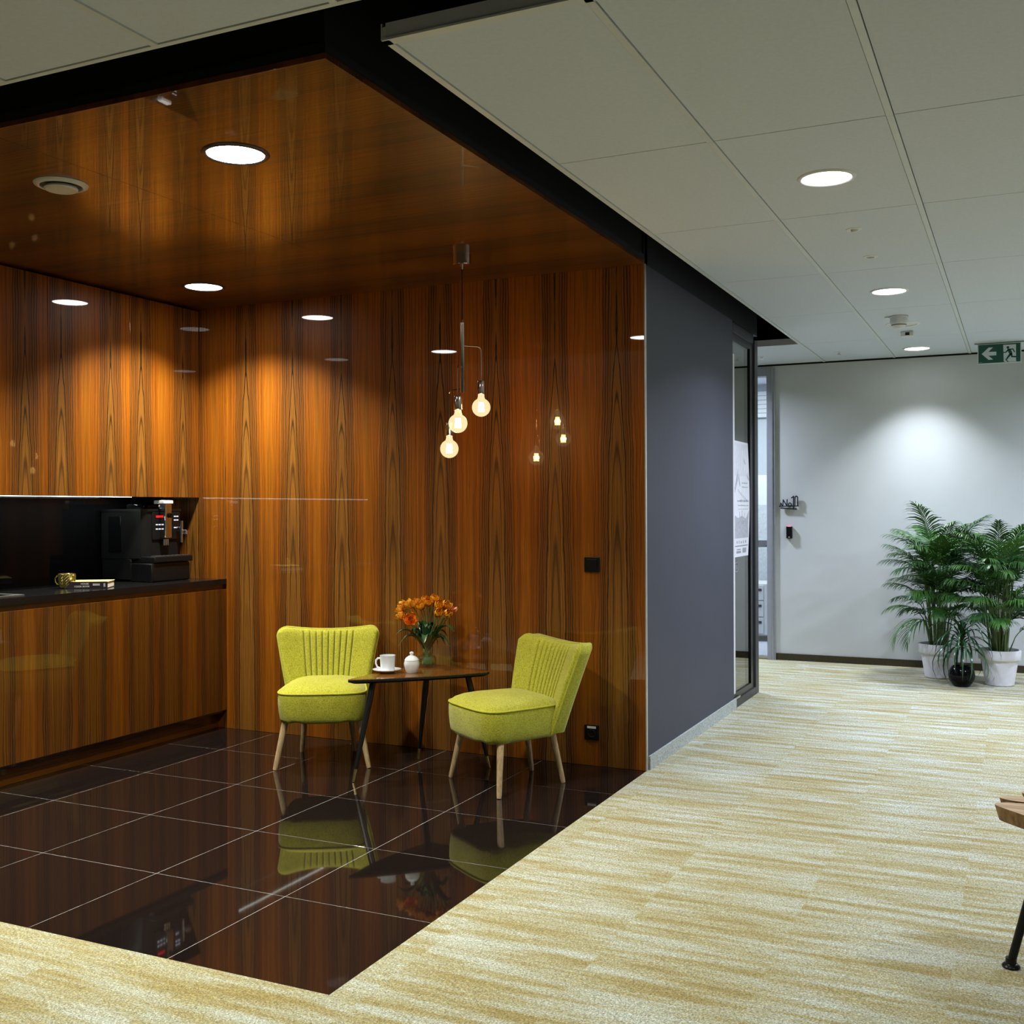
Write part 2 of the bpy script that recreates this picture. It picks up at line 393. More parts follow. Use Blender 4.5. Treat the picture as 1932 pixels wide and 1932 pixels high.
def thing(name, label, cat, loc=(0, 0, 0), rotz=0.0, group=None):
    o = bpy.data.objects.new(name, None); COL.objects.link(o); o.location = loc; o.rotation_euler = (0, 0, rotz)
    o.empty_display_size = 0.1
    o['label'] = label; o['category'] = cat
    if group: o['group'] = group
    return o
def tag(o, label, cat, group=None):
    o['label'] = label; o['category'] = cat
    if group: o['group'] = group
    return o
def dup(root, label=None):
    r = root.copy(); COL.objects.link(r)
    if label: r['label'] = label
    for ch in root.children:
        c = ch.copy(); COL.objects.link(c); c.parent = r
        for g in ch.children:
            d = g.copy(); COL.objects.link(d); d.parent = c
    return r
def box(name, x0, x1, y0, y1, z0, z1, mat, parent=None, bevel=0.0, kind=None, label=None, origin=None):
    o = origin or (0, 0, 0)
    bm = new(); add_box(bm, x0 - o[0], x1 - o[0], y0 - o[1], y1 - o[1], z0 - o[2], z1 - o[2], bevel)
    return obj(name, bm, mat, parent, loc=o, kind=kind, label=label, smooth=40 if bevel else 0)
def lerp(a, b, t): return a + (b - a) * t

# ================================================================== SETTING
H, D = 2.673, 2.905           # niche height, niche depth
CZ = 2.69                     # suspended ceiling
FARY = 7.42
# ---- floor
floor = box('floor', -4.0, 6.2, -6.2, 7.45, -0.12, -0.008, 'grey_dark', kind='structure')
box('grout', -2.86, 0.0, 0.0, D, -0.0079, -0.0006, 'grout', floor)
XN0 = -2.85
def tile_mesh(x0, x1, y0, y1, g=0.0012):
    bm = new(); add_box(bm, x0 + g, x1 - g, y0 + g, y1 - g, -0.0078, 0.0, 0.0003); return bm
xs = [XN0, -2.401, -1.801, -1.201, -0.601, 0.0]; ys = [0.0, 0.597, 1.197, 1.797, 2.397, D]
for i in range(5):
    for j in range(5):
        c = ((xs[i] + xs[i + 1]) / 2, (ys[j] + ys[j + 1]) / 2)
        obj('floor_tile', tile_mesh(xs[i] - c[0], xs[i + 1] - c[0], ys[j] - c[1], ys[j + 1] - c[1]), 'tile', floor, loc=(c[0], c[1], 0), smooth=0)
def carpet_tile(x0, x1, y0, y1, cache={}):
    c = ((x0 + x1) / 2, (y0 + y1) / 2); key = (round(x1 - x0, 3), round(y1 - y0, 3))
    if key not in cache:
        bm = new(); hx, hy = key[0] / 2 - 0.00005, key[1] / 2 - 0.00005
        add_box(bm, -hx, hx, -hy, hy, -0.008, 0.001); cache[key] = finish(bm, 'carpet_tile', 'carpet', 0)
    obj('carpet_tile', cache[key], None, floor, loc=(c[0], c[1], 0))
cxs = [0.0] + [0.1 + 0.5 * k for k in range(5)]
cys = [0.0, 0.35] + [0.85 + 0.5 * k for k in range(13)] + [FARY]
for i in range(len(cxs) - 1):
    for j in range(len(cys) - 1): carpet_tile(cxs[i], cxs[i + 1], cys[j], cys[j + 1])
fxs = [-2.4 + 0.5 * k for k in range(10)]
fys = [-1.15, -0.65, -0.15, 0.0]
for i in range(len(fxs) - 1):
    for j in range(3): carpet_tile(fxs[i], fxs[i + 1], fys[j], fys[j + 1])
# carpet outside the frame, laid as four big fields
for nm, a in (('carpet_field', (2.1, 6.2, -6.2, FARY)), ('carpet_field', (-4.0, 2.1, -6.2, -1.15)), ('carpet_field', (-4.0, -2.4, -1.15, 0.0)), ('carpet_field', (-4.0, 0.0, 4.95, FARY))):
    box(nm, a[0], a[1], a[2], a[3], -0.008, 0.001, 'carpet', floor)

# ---- niche walls
wl = box('wall_left', -3.55, -3.40, -0.2, 4.84, 0, 3.3, 'black_matte', kind='structure')
wb = box('wall_back', -3.40, -0.004, D + 0.016, D + 0.06, 0, 3.3, 'black_matte', kind='structure')
for x0, x1 in ((-3.40, -2.782), (-2.780, -1.391), (-1.389, -0.003)):
    o = box('wood_panel', x0, x1, D, D + 0.016, 0.001, H, 'veneer_wall', wb, bevel=0.0008, origin=(x0 if x0 > -3.3 else x0 - 0.17, D, 0))
# solid block behind the niche, its corridor face painted anthracite
wc = box('wall_corridor', -3.40, 0.0, D + 0.06, 4.835, 0, H + 0.0, 'anthracite', kind='structure')
box('wall_end', -0.15, 0.0, D + 0.016, D + 0.06, 0, H, 'anthracite', wc)
box('trim_1', -0.003, 0.003, D - 0.004, D + 0.016, 0.002, H, 'alu', kind='structure')
bb = box('baseboard_corridor', 0.0, 0.012, D + 0.03, 4.86, 0.001, 0.072, 'skirt_light', kind='structure')
# ---- niche ceiling
cn = box('ceiling_niche', -3.40, -0.002, 0.002, D, H + 0.018, H + 0.05, 'black_matte', kind='structure')
for x0, x1 in ((-3.40, -2.79), (-2.788, -1.396), (-1.394, 0.0)):
    box('wood_panel', x0, x1, 0.0, D, H, H + 0.018, 'veneer_ceil', cn, bevel=0.0006)
# ---- black fascia and void above the niche and over the gap to the ceiling rafts
fa = box('wall_fascia', -3.55, -0.012, 0.012, D, H + 0.05, 3.3, 'black_matte', kind='structure')
fb = box('wall_fascia_corridor', -0.14, -0.004, D, 5.62, H, 3.3, 'black_matte', kind='structure')
box('ceiling_void', -4.0, 6.2, -6.2, 7.45, 3.3, 3.4, 'black_void', kind='structure')

# ---- suspended ceiling rafts: tiles and rails
ceil = box('ceiling', 0.2, 6.2, 0.0, 0.03, CZ + 0.002, CZ + 0.045, 'raft_edge', kind='structure')
def ceil_tile(x0, x1, y0, y1, cache={}):
    g = 0.0025; key = (round(x1 - x0, 3), round(y1 - y0, 3))
    if key not in cache:
        bm = new(); add_box(bm, -key[0] / 2 + g, key[0] / 2 - g, -key[1] / 2 + g, key[1] / 2 - g, 0, 0.015, 0.0015); cache[key] = finish(bm, 'ceiling_tile', 'ceil_tile', 0)
    obj('ceiling_tile', cache[key], None, ceil, loc=((x0 + x1) / 2, (y0 + y1) / 2, CZ))
RX = [0.2, 0.795, 1.402, 2.0, 2.6]
RY = [0.0, 1.226, 2.40, 3.655, 4.95, 6.27, FARY]
hw = 0.011
for i in range(len(RX) - 1):
    for j in range(len(RY) - 1):
        ceil_tile(RX[i] + hw, RX[i + 1] - hw, RY[j] + (0.03 if j == 0 else 0), RY[j + 1])
for i, x in enumerate(RX):
    for j in range(len(RY) - 1):
        box('ceiling_rail', x - hw, x + hw, RY[j] + 0.001, RY[j + 1] - 0.001, CZ - 0.004, CZ + 0.035, 'ceil_rail', ceil)
box('ceiling_rail', 0.2 - hw, 2.6, -0.004, 0.03, CZ - 0.004, CZ + 0.002, 'ceil_rail', ceil)
# raft edge lip along the black gap
box('raft_side', 0.2 - hw - 0.004, 0.2 - hw, 0.0, 6.27, CZ, CZ + 0.045, 'raft_edge', ceil)
# last row runs on to the left over the cross passage
for x0, x1 in ((-0.4, 0.2), (-1.0, -0.4), (-1.6, -1.0), (-2.2, -1.6)):
    ceil_tile(x0 + hw, x1 - hw, 6.27, FARY)
    box('ceiling_rail', x0 - hw, x0 + hw, 6.27, FARY, CZ - 0.004, CZ + 0.035, 'ceil_rail', ceil)
box('raft_side', -2.2, 0.2 - hw, 6.262, 6.27, CZ, CZ + 0.05, 'raft_edge', ceil)
# ceiling fields outside the frame
box('ceiling_field', 2.62, 6.2, 0.03, FARY, CZ, CZ + 0.015, 'ceil_tile', ceil)
# front raft, nearer than the niche
FX = [-2.8, -2.2, -1.6, -1.0, -0.4, 0.2, 0.795, 1.402]
for i in range(len(FX) - 1):
    ceil_tile(FX[i] + hw, FX[i + 1] - hw, -1.45, -0.25)
for x in FX:
    box('ceiling_rail', x - hw, x + hw, -1.45, -0.25, CZ - 0.004, CZ + 0.035, 'ceil_rail', ceil)
box('ceiling_rail', -2.8, 6.2, -0.25, -0.232, CZ - 0.003, CZ + 0.045, 'ceil_rail', ceil)
box('ceiling_field', -4.0, 6.2, -6.2, -1.46, CZ, CZ + 0.015, 'ceil_tile', ceil)
box('ceiling_field', 1.42, 6.2, -1.46, -0.25, CZ, CZ + 0.015, 'ceil_tile', ceil)
box('ceiling_field', -4.0, -2.82, -1.46, -0.25, CZ, CZ + 0.015, 'ceil_tile', ceil)

# ---- far wall with the glazed office door, and walls behind the camera
wf = box('wall_far', -0.235, 6.2, FARY, FARY + 0.12, 0, CZ - 0.015, 'paint_wall', kind='structure')
box('wall_far_left', -4.0, -1.30, FARY, FARY + 0.12, 0, CZ - 0.015, 'paint_wall', kind='structure')
box('wall_far_head', -1.30, -0.235, FARY, FARY + 0.12, 2.66, CZ - 0.015, 'paint_wall', wf)
box('trim_2', -4.0, 6.2, FARY + 0.012, FARY + 0.12, CZ - 0.015, 3.3, 'black_matte', kind='structure')
box('baseboard_far', -0.232, 6.2, FARY - 0.012, FARY, 0.001, 0.062, 'skirt_dark', kind='structure')
box('wall_right', 6.2, 6.35, -6.2, FARY + 0.12, 0, 3.3, 'paint_dim', kind='structure')
box('wall_rear', -4.0, 6.35, -6.35, -6.2, 0, 3.3, 'paint_dim', kind='structure')
box('wall_side', -4.15, -4.0, -6.35, FARY + 0.12, 0, 3.3, 'paint_dim', kind='structure')

# ---- door to the office: grey frame, clear pane
d1 = thing('door_1', 'x', 'door'); del d1['label']; del d1['category']; d1['kind'] = 'structure'
bm = new()
add_box(bm, -0.312, -0.235, FARY - 0.02, FARY + 0.10, 0.0, 2.66, 0.003)
add_box(bm, -1.30, -1.23, FARY - 0.02, FARY + 0.10, 0.0, 2.66, 0.003)
add_box(bm, -1.23, -0.312, FARY - 0.02, FARY + 0.10, 2.585, 2.66, 0.003)
obj('door_frame', bm, 'frame_grey', d1)
bm = new(); add_box(bm, -0.262, -0.256, FARY - 0.026, FARY - 0.02, 0.0, 2.66); obj('frame_bead', bm, 'alu', d1)
bm = new(); add_box(bm, -1.23, -0.312, FARY + 0.02, FARY + 0.03, 0.03, 2.585); obj('pane', bm, 'pane_glass', d1)
bm = new(); add_box(bm, -1.23, -0.312, FARY + 0.012, FARY + 0.038, 0.0, 0.03); obj('threshold', bm, 'steel', d1)

# ---- glazed corner of the meeting room on the corridor
w1 = bpy.data.objects.new('window_1', None); COL.objects.link(w1); w1['kind'] = 'structure'
bm = new()
add_box(bm, -0.06, 0.004, 5.50, 5.60, 0.0, 2.63, 0.003)
add_box(bm, -0.06, 0.004, 4.86, 5.50, 0.0, 0.055, 0.003)
add_box(bm, -0.06, -0.005, 4.86, 5.50, 2.60, 2.67, 0.003)
obj('window_frame', bm, 'frame_black', w1)
bm = new()
add_box(bm, -0.055, -0.008, 5.395, 5.50, 0.055, 2.60)
add_box(bm, -0.055, -0.008, 4.86, 5.395, 0.055, 0.10)
add_box(bm, -0.055, -0.008, 4.86, 5.395, 2.55, 2.60)
obj('inner_sash', bm, 'black_satin', w1)
bm = new(); add_box(bm, -0.03, -0.018, 4.86, 5.395, 0.10, 2.55); obj('pane', bm, 'pane_glass', w1)
bm = new(); add_box(bm, -0.012, -0.006, 4.845, 4.905, 0.10, 2.45); obj('edge_strip', bm, 'white_plastic', w1, label='pale vertical strip at the left edge of the glass')
bm = new(); add_box(bm, -0.006, 0.006, 4.86, 5.00, 0.06, 0.075); obj('rail_clip', bm, 'chrome', w1)
# dark meeting room behind the pane
box('wall_meeting', -2.6, -2.5, 4.84, 5.62, 0, 3.3, 'black_void', kind='structure')
box('wall_meeting_end', -2.5, -0.06, 5.56, 5.62, 0, 3.3, 'black_void', kind='structure')
box('ceiling_meeting', -2.5, -0.06, 4.84, 5.56, 2.68, 2.72, 'black_void', kind='structure')

# ================================================================== LAMPS
def downlight(x, y, z, r, label, ringmat, facemat, group, name='recessed_downlight'):
    t = thing(name, label, 'downlight', (x, y, z), 0, group)
    bm = new(); add_lathe(bm, [(r * 0.84, 0.0), (r * 0.84, -0.004), (r * 0.88, -0.007), (r * 0.97, -0.005), (r, -0.001), (r, 0.0)], 48)
    obj('trim_ring', bm, ringmat, t)
    bm = new(); add_lathe(bm, [(0.0, -0.0035), (r * 0.845, -0.003), (r * 0.845, -0.0005)], 48)
    obj('diffuser', bm, facemat, t)
    return t
GN, GC = 'downlights in the wooden niche ceiling', 'downlights in the corridor ceiling'
for (x, y), lab in (((-0.775, 0.555), 'large round downlight with dark ring at the front of the wood ceiling'),
                    ((-2.47, 2.345), 'round downlight with dark ring near the inner corner of the wood ceiling'),
                    ((-2.47, 0.58), 'dark ringed downlight over the front end of the wall cabinets')):
    downlight(x, y, H, 0.122, lab, 'dark_ring', 'lamp_face', GN)
    area_disk('niche_light', (x, y, H - 0.012), 0.095, P_NICHE, WARM, 119)
for (x, y), lab, p, c, fm in (((1.10, 1.84), 'nearest and largest white ringed downlight in the grey tile ceiling', P_CORR, NEUT, 'lamp_face_cool'),
                        ((1.075, 4.33), 'second white downlight along the tile ceiling, just before the smoke detector', P_CORR * 3.2, COOL, 'lamp_face_cool'),
                        ((1.02, 6.93), 'small white downlight farthest down the tile ceiling, next to the far wall', P_FAR, (0.84, 0.91, 1.0), 'lamp_face_cool')):
    downlight(x, y, CZ, 0.113, lab, 'white_plastic', fm, GC)
    area_disk('corridor_light', (x, y, CZ - 0.012), 0.093, p, c, 96 if y > 6 else 140)
# lamps outside the frame that light the open-plan side
for k, (x, y) in enumerate(((3.5, 1.84), (3.5, 4.33), (3.5, -0.65), (1.1, -0.65), (-1.3, -0.95), (1.1, -3.2), (3.5, -3.2), (3.4, 6.6), (-1.35, 6.90))):
    area_disk('room_light', (x, y, CZ - 0.012), 0.093, P_CORR * (0.40 if x < 0 and y < 0 else 0.42 if y < 0 else 1.55 if y < 4 else 5.6), NEUT if y < 4 else COOL, 125 if y < 4 else 160)

# round air valve in the wood ceiling
v = thing('air_valve', 'round white air valve disc in the wood ceiling above the cabinets', 'vent', (-1.635, 0.551, H))
bm = new(); add_lathe(bm, [(0.080, 0.0), (0.080, -0.010), (0.085, -0.012), (0.100, -0.005), (0.103, 0.0)], 40); obj('flange', bm, 'vent_metal', v)
bm = new(); add_lathe(bm, [(0.0, -0.026), (0.058, -0.024), (0.064, -0.018), (0.060, -0.010), (0.0, -0.004)], 40); obj('disc', bm, 'vent_metal', v)
bm = new(); add_lathe(bm, [(0.0, -0.001), (0.080, -0.001), (0.080, 0.0)], 40); obj('throat', bm, 'grey_dark', v)

# pendant lamp
SX, SY = -0.775, 2.315
pend = thing('pendant_lamp', 'rose chrome pendant lamp with three globe filament bulbs hanging by the wood wall', 'lamp', (SX, SY, H))
bm = new(); add_lathe(bm, [(0.0, -0.050), (0.044, -0.050), (0.047, -0.047), (0.047, 0.0), (0.0, 0.0)], 40); obj('canopy', bm, 'rose_chrome', pend)
bm = new(); add_lathe(bm, [(0.0, -0.072), (0.006, -0.072), (0.008, -0.05), (0.0, -0.05)], 16); obj('cord_grip', bm, 'rose_chrome', pend)
bm = new(); add_tube(bm, [(0, 0, -0.07), (0, 0, -0.33)], 0.0028, 8); obj('cord', bm, 'black_matte', pend)
ztop, zbot = 2.345 - H, 1.975 - H
bm = new(); add_lathe(bm, [(0.0, zbot), (0.011, zbot), (0.0115, zbot + 0.004), (0.0115, ztop - 0.014), (0.007, ztop - 0.010), (0.006, ztop), (0.0, ztop)], 20); obj('stem', bm, 'rose_chrome', pend)
GLOBE = []
for bx, by, bz, az in ((-0.711, 2.398, 1.905, 2.215), (-0.749, 2.215, 1.812, 2.105), (-0.871, 2.350, 1.695, 1.995)):
    px, py = bx - SX, by - SY; za = az - H; zs = bz + 0.135 - H     # socket top
    ux, uy = px, py; L = math.hypot(px, py); ux /= L; uy /= L; c = 0.022
    pts = [(0, 0, za), (ux * (L - c), uy * (L - c), za)]
    for k in range(1, 6):
        a = pi / 2 * k / 6; pts.append((ux * (L - c + c * sin(a)), uy * (L - c + c * sin(a)), za - c + c * cos(a)))
    pts += [(px, py, za - c), (px, py, zs)]
    bm = new(); add_tube(bm, pts, 0.0032, 8); arm = obj('arm', bm, 'rose_chrome', pend)
    bm = new(); add_lathe(bm, [(0.0, zs), (0.019, zs), (0.0205, zs - 0.004), (0.0205, zs - 0.066), (0.018, zs - 0.068), (0.0, zs - 0.068)], 24, (px, py, 0)); obj('socket', bm, 'rose_chrome', pend)
    zb = bz - H
    bm = new(); prof = []
    for k in range(0, 21):
        a = -pi / 2 + pi * 0.86 * k / 20; prof.append((0.0475 * cos(a) if k else 0.0, zb + 0.0475 * sin(a)))
    prof += [(0.0165, zb + 0.056), (0.0165, zb + 0.068)]
    add_lathe(bm, prof, 32, (px, py, 0)); bulb = obj('bulb', bm, 'bulb_glass', pend, label='clear amber globe bulb with glowing filament')
    bm = new()
    for k in range(10):
        a0 = 2 * pi * k / 10; r0, r1 = 0.011, 0.015
        add_tube(bm, [(px + r0 * cos(a0), py + r0 * sin(a0), zb + 0.026), (px + r1 * cos(a0 + .3), py + r1 * sin(a0 + .3), zb - 0.022)], 0.0020, 6)
    obj('filament', bm, 'filament', bulb)
    bm = new(); add_lathe(bm, [(0.0, zb + 0.03), (0.006, zb + 0.03), (0.005, zb + 0.066), (0.0, zb + 0.066)], 12, (px, py, 0)); obj('filament_post', bm, 'vase_glass', bulb)
    l = bpy.data.lights.new('bulb_light', 'POINT'); l.energy = P_BULB; l.color = (1.0, 0.62, 0.28); l.shadow_soft_size = 0.018
    lo = bpy.data.objects.new('bulb_light', l); COL.objects.link(lo); lo.location = (bx, by, bz)

# ================================================================== KITCHENETTE
XF, XU = -2.777, -2.995
YC = [2.905, 2.305, 1.703, 1.103, 0.503]
base_lab = ['wood veneer base cabinet at the inner corner, below the coffee machine', 'wood veneer base cabinet below the book and gold mug', 'wood veneer base cabinet at the left edge, below the sink', 'wood veneer base cabinet at the front end of the worktop']
wall_lab = ['wood veneer wall cabinet in the inner corner above the coffee machine', 'wood veneer wall cabinet above the gold mug and book', 'wood veneer wall cabinet at the left edge above the sink', 'wood veneer wall cabinet at the front end of the row']
for i in range(4):
    y1, y0 = YC[i], YC[i + 1]
    if i == 0: y1 -= 0.002
    t = thing('base_cabinet', base_lab[i], 'cabinet', (XF, y0, 0), 0, 'base cabinets under the black worktop')
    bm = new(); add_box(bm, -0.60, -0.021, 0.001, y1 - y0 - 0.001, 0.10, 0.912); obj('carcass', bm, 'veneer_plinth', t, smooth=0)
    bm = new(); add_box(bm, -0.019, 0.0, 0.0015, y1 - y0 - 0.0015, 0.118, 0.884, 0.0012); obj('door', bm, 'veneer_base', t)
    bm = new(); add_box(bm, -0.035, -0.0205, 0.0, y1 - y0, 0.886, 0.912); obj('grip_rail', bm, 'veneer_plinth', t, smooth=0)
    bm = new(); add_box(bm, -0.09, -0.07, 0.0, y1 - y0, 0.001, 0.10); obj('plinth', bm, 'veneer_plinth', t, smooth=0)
    t = thing('wall_cabinet', wall_lab[i], 'cabinet', (XU, y0, 1.465), 0, 'wall cabinets above the black splashback')
    bm = new(); add_box(bm, -0.385, -0.021, 0.001, y1 - y0 - 0.001, 0.012, 1.19); obj('carcass', bm, 'black_satin', t, smooth=0)
    bm = new(); add_box(bm, -0.019, 0.0, 0.0015, y1 - y0 - 0.0015, 0.0, 1.196, 0.0012)
    bmesh.ops.translate(bm, verts=bm.verts[:], vec=(0, 0, 1.465))
    o = obj('door', bm, 'veneer_door', t, loc=(0, 0, -1.465))
# worktop with the sink cut-out
wt = bm = new()
zt0, zt1 = 0.914, 0.948
sx0, sx1, sy0, sy1 = -3.24, -2.90, 0.95, 1.44
add_box(bm, -3.395, -2.776, sy1, 2.903, zt0, zt1); add_box(bm, -3.395, -2.776, 0.503, sy0, zt0, zt1)
add_box(bm, -3.395, sx0, sy0, sy1, zt0, zt1); add_box(bm, sx1, -2.776, sy0, sy1, zt0, zt1)
tag(obj('worktop', bm, 'worktop', smooth=0), 'long black stone worktop running over the wood base cabinets', 'worktop')
t = thing('sink', 'stainless steel sink set into the black worktop at left edge', 'sink', ((sx0 + sx1) / 2, (sy0 + sy1) / 2, zt1))
hx, hy = (sx1 - sx0) / 2, (sy1 - sy0) / 2
bm = new()
for a in ((-hx - .012, hx + .012, hy - .012, hy + .012), (-hx - .012, hx + .012, -hy - .012, -hy + .012)): add_box(bm, *a, 0.0, 0.004, 0.0015)
for a in ((-hx - .012, -hx + .012, -hy + .012, hy - .012), (hx - .012, hx + .012, -hy + .012, hy - .012)): add_box(bm, *a, 0.0, 0.004, 0.0015)
obj('rim', bm, 'steel', t)
bm = new()
add_box(bm, -hx + .003, hx - .003, -hy + .003, hy - .003, -0.032, -0.028)
obj('bowl', bm, 'steel', t, smooth=0)
tag(box('splashback', -3.398, -3.385, 0.503, 2.903, 0.949, 1.476, 'black_gloss'), 'black glass splashback between worktop and wall cabinets', 'splashback')
t = thing('led_strip', 'thin glowing white light strip under the wall cabinets', 'light strip', (-3.25, 0.52, 1.4765))
bm = new(); add_box(bm, -0.008, 0.008, 0, 2.06, -0.004, 0.0); obj('channel', bm, 'steel', t, smooth=0)
bm = new(); add_box(bm, -0.006, 0.006, 0, 2.05, -0.010, -0.004); obj('diffuser', bm, 'led', t, smooth=0)
area_rect('led_light', (-3.25, 1.55, 1.463), (0, 0, 0), 0.012, 2.04, P_LED, (0.88, 1.0, 0.88))

# ---- coffee machine
cm = thing('coffee_machine', 'black bean to cup coffee machine with chrome spout in the worktop corner', 'coffee machine', (-3.10, 2.60, 0.948))
OX, OY = -3.10, 2.60
def cbox(bm, x0, x1, y0, y1, z0, z1, b=0.004): add_box(bm, x0 - OX, x1 - OX, y0 - OY, y1 - OY, z0, z1, b)
bm = new(); add_prism(bm, [(-3.36 - OX, 2.435 - OY), (-3.13 - OX, 2.435 - OY), (-3.06 - OX, 2.455 - OY), (-3.03 - OX, 2.50 - OY), (-3.03 - OX, 2.76 - OY), (-3.36 - OX, 2.76 - OY)], 0.14, 0.430)
obj('housing', bm, 'black_satin', cm)
bm = new(); add_prism(bm, [(-3.365 - OX, 2.43 - OY), (-3.125 - OX, 2.43 - OY), (-3.055 - OX, 2.45 - OY), (-3.022 - OX, 2.50 - OY), (-3.022 - OX, 2.765 - OY), (-3.365 - OX, 2.765 - OY)], 0.430, 0.445)
obj('top_lid', bm, 'black_plastic', cm)
bm = new(); cbox(bm, -3.25, -3.10, 2.53, 2.68, 0.445, 0.475, 0.008); obj('bean_hopper', bm, 'black_gloss', cm)
bm = new(); cbox(bm, -3.36, -3.12, 2.437, 2.76, 0.012, 0.14, 0.006); obj('base', bm, 'black_satin', cm)
for fx, fy in ((-3.33, 2.47), (-3.15, 2.47), (-3.33, 2.73)):
    bm = new(); add_lathe(bm, [(0, 0.0), (0.014, 0.0), (0.014, 0.013), (0, 0.013)], 14, (fx - OX, fy - OY, 0)); obj('foot', bm, 'black_matte', cm)
bm = new(); cbox(bm, -3.13, -2.955, 2.44, 2.77, 0.001, 0.115, 0.008); obj('drip_tray', bm, 'black_plastic', cm)
bm = new(); cbox(bm, -3.13, -2.945, 2.455, 2.785, 0.117, 0.155, 0.006); obj('tray_surround', bm, 'black_satin', cm)
bm = new()
for k in range(8): cbox(bm, -3.02, -2.955, 2.50 + 0.034 * k, 2.516 + 0.034 * k, 0.155, 0.158, 0.0)
obj('drip_grid', bm, 'steel', cm, smooth=0)
for zz in (0.142, 0.118):
    bm = new(); cbox(bm, -3.128, -3.05, 2.4335, 2.4365, zz - 0.001, zz + 0.003, 0); obj('chrome_line', bm, 'chrome', cm, smooth=0)
bm = new(); cbox(bm, -3.036, -3.022, 2.515, 2.755, 0.255, 0.425, 0.003); obj('control_panel', bm, 'black_plastic', cm)
bm = new(); cbox(bm, -3.034, -3.0205, 2.545, 2.580, 0.392, 0.404, 0); obj('display', bm, 'red_display', cm, smooth=0)
for yy, zz in ((2.542, .345), (2.566, .345), (2.542, .318), (2.566, .318), (2.70, .395), (2.722, .395), (2.70, .372), (2.722, .372), (2.70, .325), (2.722, .325)):
    bm = new(); cbox(bm, -3.03, -3.0205, yy, yy + 0.016, zz, zz + 0.006, 0); obj('button', bm, 'white_led', cm, smooth=0)
# spout carriage
bm = new(); cbox(bm, -3.03, -2.975, 2.575, 2.632, 0.265, 0.475, 0.006); sp = obj('spout', bm, 'chrome', cm)
bm = new(); cbox(bm, -3.05, -2.97, 2.555, 2.640, 0.475, 0.498, 0.005); obj('spout_cap', bm, 'white_ceramic', sp)
bm = new(); add_lathe(bm, [(0, 0), (0.014, 0), (0.016, 0.012), (0.010, 0.016), (0.0, 0.010)], 20)
bmesh.ops.rotate(bm, verts=bm.verts[:], matrix=Matrix.Rotation(pi / 2, 3, 'Y')); bmesh.ops.translate(bm, verts=bm.verts[:], vec=(-2.977 - OX, 2.612 - OY, 0.405)); obj('knob', bm, 'black_gloss', sp)
for yy in (2.587, 2.603, 2.62):
    bm = new(); add_lathe(bm, [(0, 0.22), (0.006, 0.22), (0.007, 0.258), (0, 0.258)], 12, (-3.0 - OX, yy - OY, 0)); obj('nozzle', bm, 'chrome', sp)
# steam wand
bm = new(); cbox(bm, -3.03, -2.985, 2.715, 2.735, 0.30, 0.33, 0.004); add_lathe(bm, [(0, 0.235), (0.010, 0.235), (0.011, 0.30), (0.012, 0.37), (0, 0.37)], 14, (-2.985 - OX, 2.725 - OY, 0))
sw = obj('steam_wand', bm, 'chrome', cm)
bm = new(); add_lathe(bm, [(0, 0), (0.018, 0), (0.020, 0.012), (0.014, 0.03), (0, 0.03)], 20)
bmesh.ops.rotate(bm, verts=bm.verts[:], matrix=Matrix.Rotation(pi / 2, 3, 'Y')); bmesh.ops.translate(bm, verts=bm.verts[:], vec=(-2.975 - OX, 2.745 - OY, 0.30)); obj('steam_knob', bm, 'chrome', sw)
bm = new(); cbox(bm, -3.30, -3.20, 2.431, 2.436, 0.18, 0.40, 0.002); obj('water_tank', bm, 'black_gloss', cm)

# ---- mug and book
mg = thing('coffee_mug', 'hammered gold mug standing beside the dark book on the worktop', 'mug', (-3.068, 1.894, 0.948), R(200))
bm = new(); prof = [(0.0, 0.0), (0.030, 0.0), (0.036, 0.004)]
n = 9
for k in range(n + 1): prof.append((lerp(0.037, 0.047, math.sin(k / n * pi * 0.6)), 0.006 + 0.074 * k / n))
prof += [(0.0445, 0.083), (0.043, 0.080), (0.036, 0.012), (0.0, 0.010)]
add_lathe(bm, prof, 36)
for vtx in bm.verts:
    r = math.hypot(vtx.co.x, vtx.co.y)
    if r > 0.0365 and 0.006 < vtx.co.z < 0.078:
        a = math.atan2(vtx.co.y, vtx.co.x); d = 0.0017 * (1 if (round(a / (2 * pi) * 36) + round((vtx.co.z - 0.006) / (0.074 / 9))) % 2 else -1)
        vtx.co.x *= (r + d) / r; vtx.co.y *= (r + d) / r
obj('body', bm, 'gold_glaze', mg, smooth=0)
bm = new(); add_tube(bm, [(0.040, 0, 0.068), (0.058, 0, 0.068), (0.068, 0, 0.055), (0.067, 0, 0.036), (0.056, 0, 0.022), (0.040, 0, 0.020)], 0.0042, 8); obj('handle', bm, 'gold_glaze', mg)
ang = math.atan2(1.981 - 1.85, -2.854 + 3.10) - 0.02
bk = thing('cookbook', 'thick book with dark purple spine and yellow cover lying on the worktop', 'book', (-3.00, 1.965, 0.948), 0)
bk.location = (-2.854, 1.985, 0.9485); bk.rotation_euler = (0, 0, R(32))
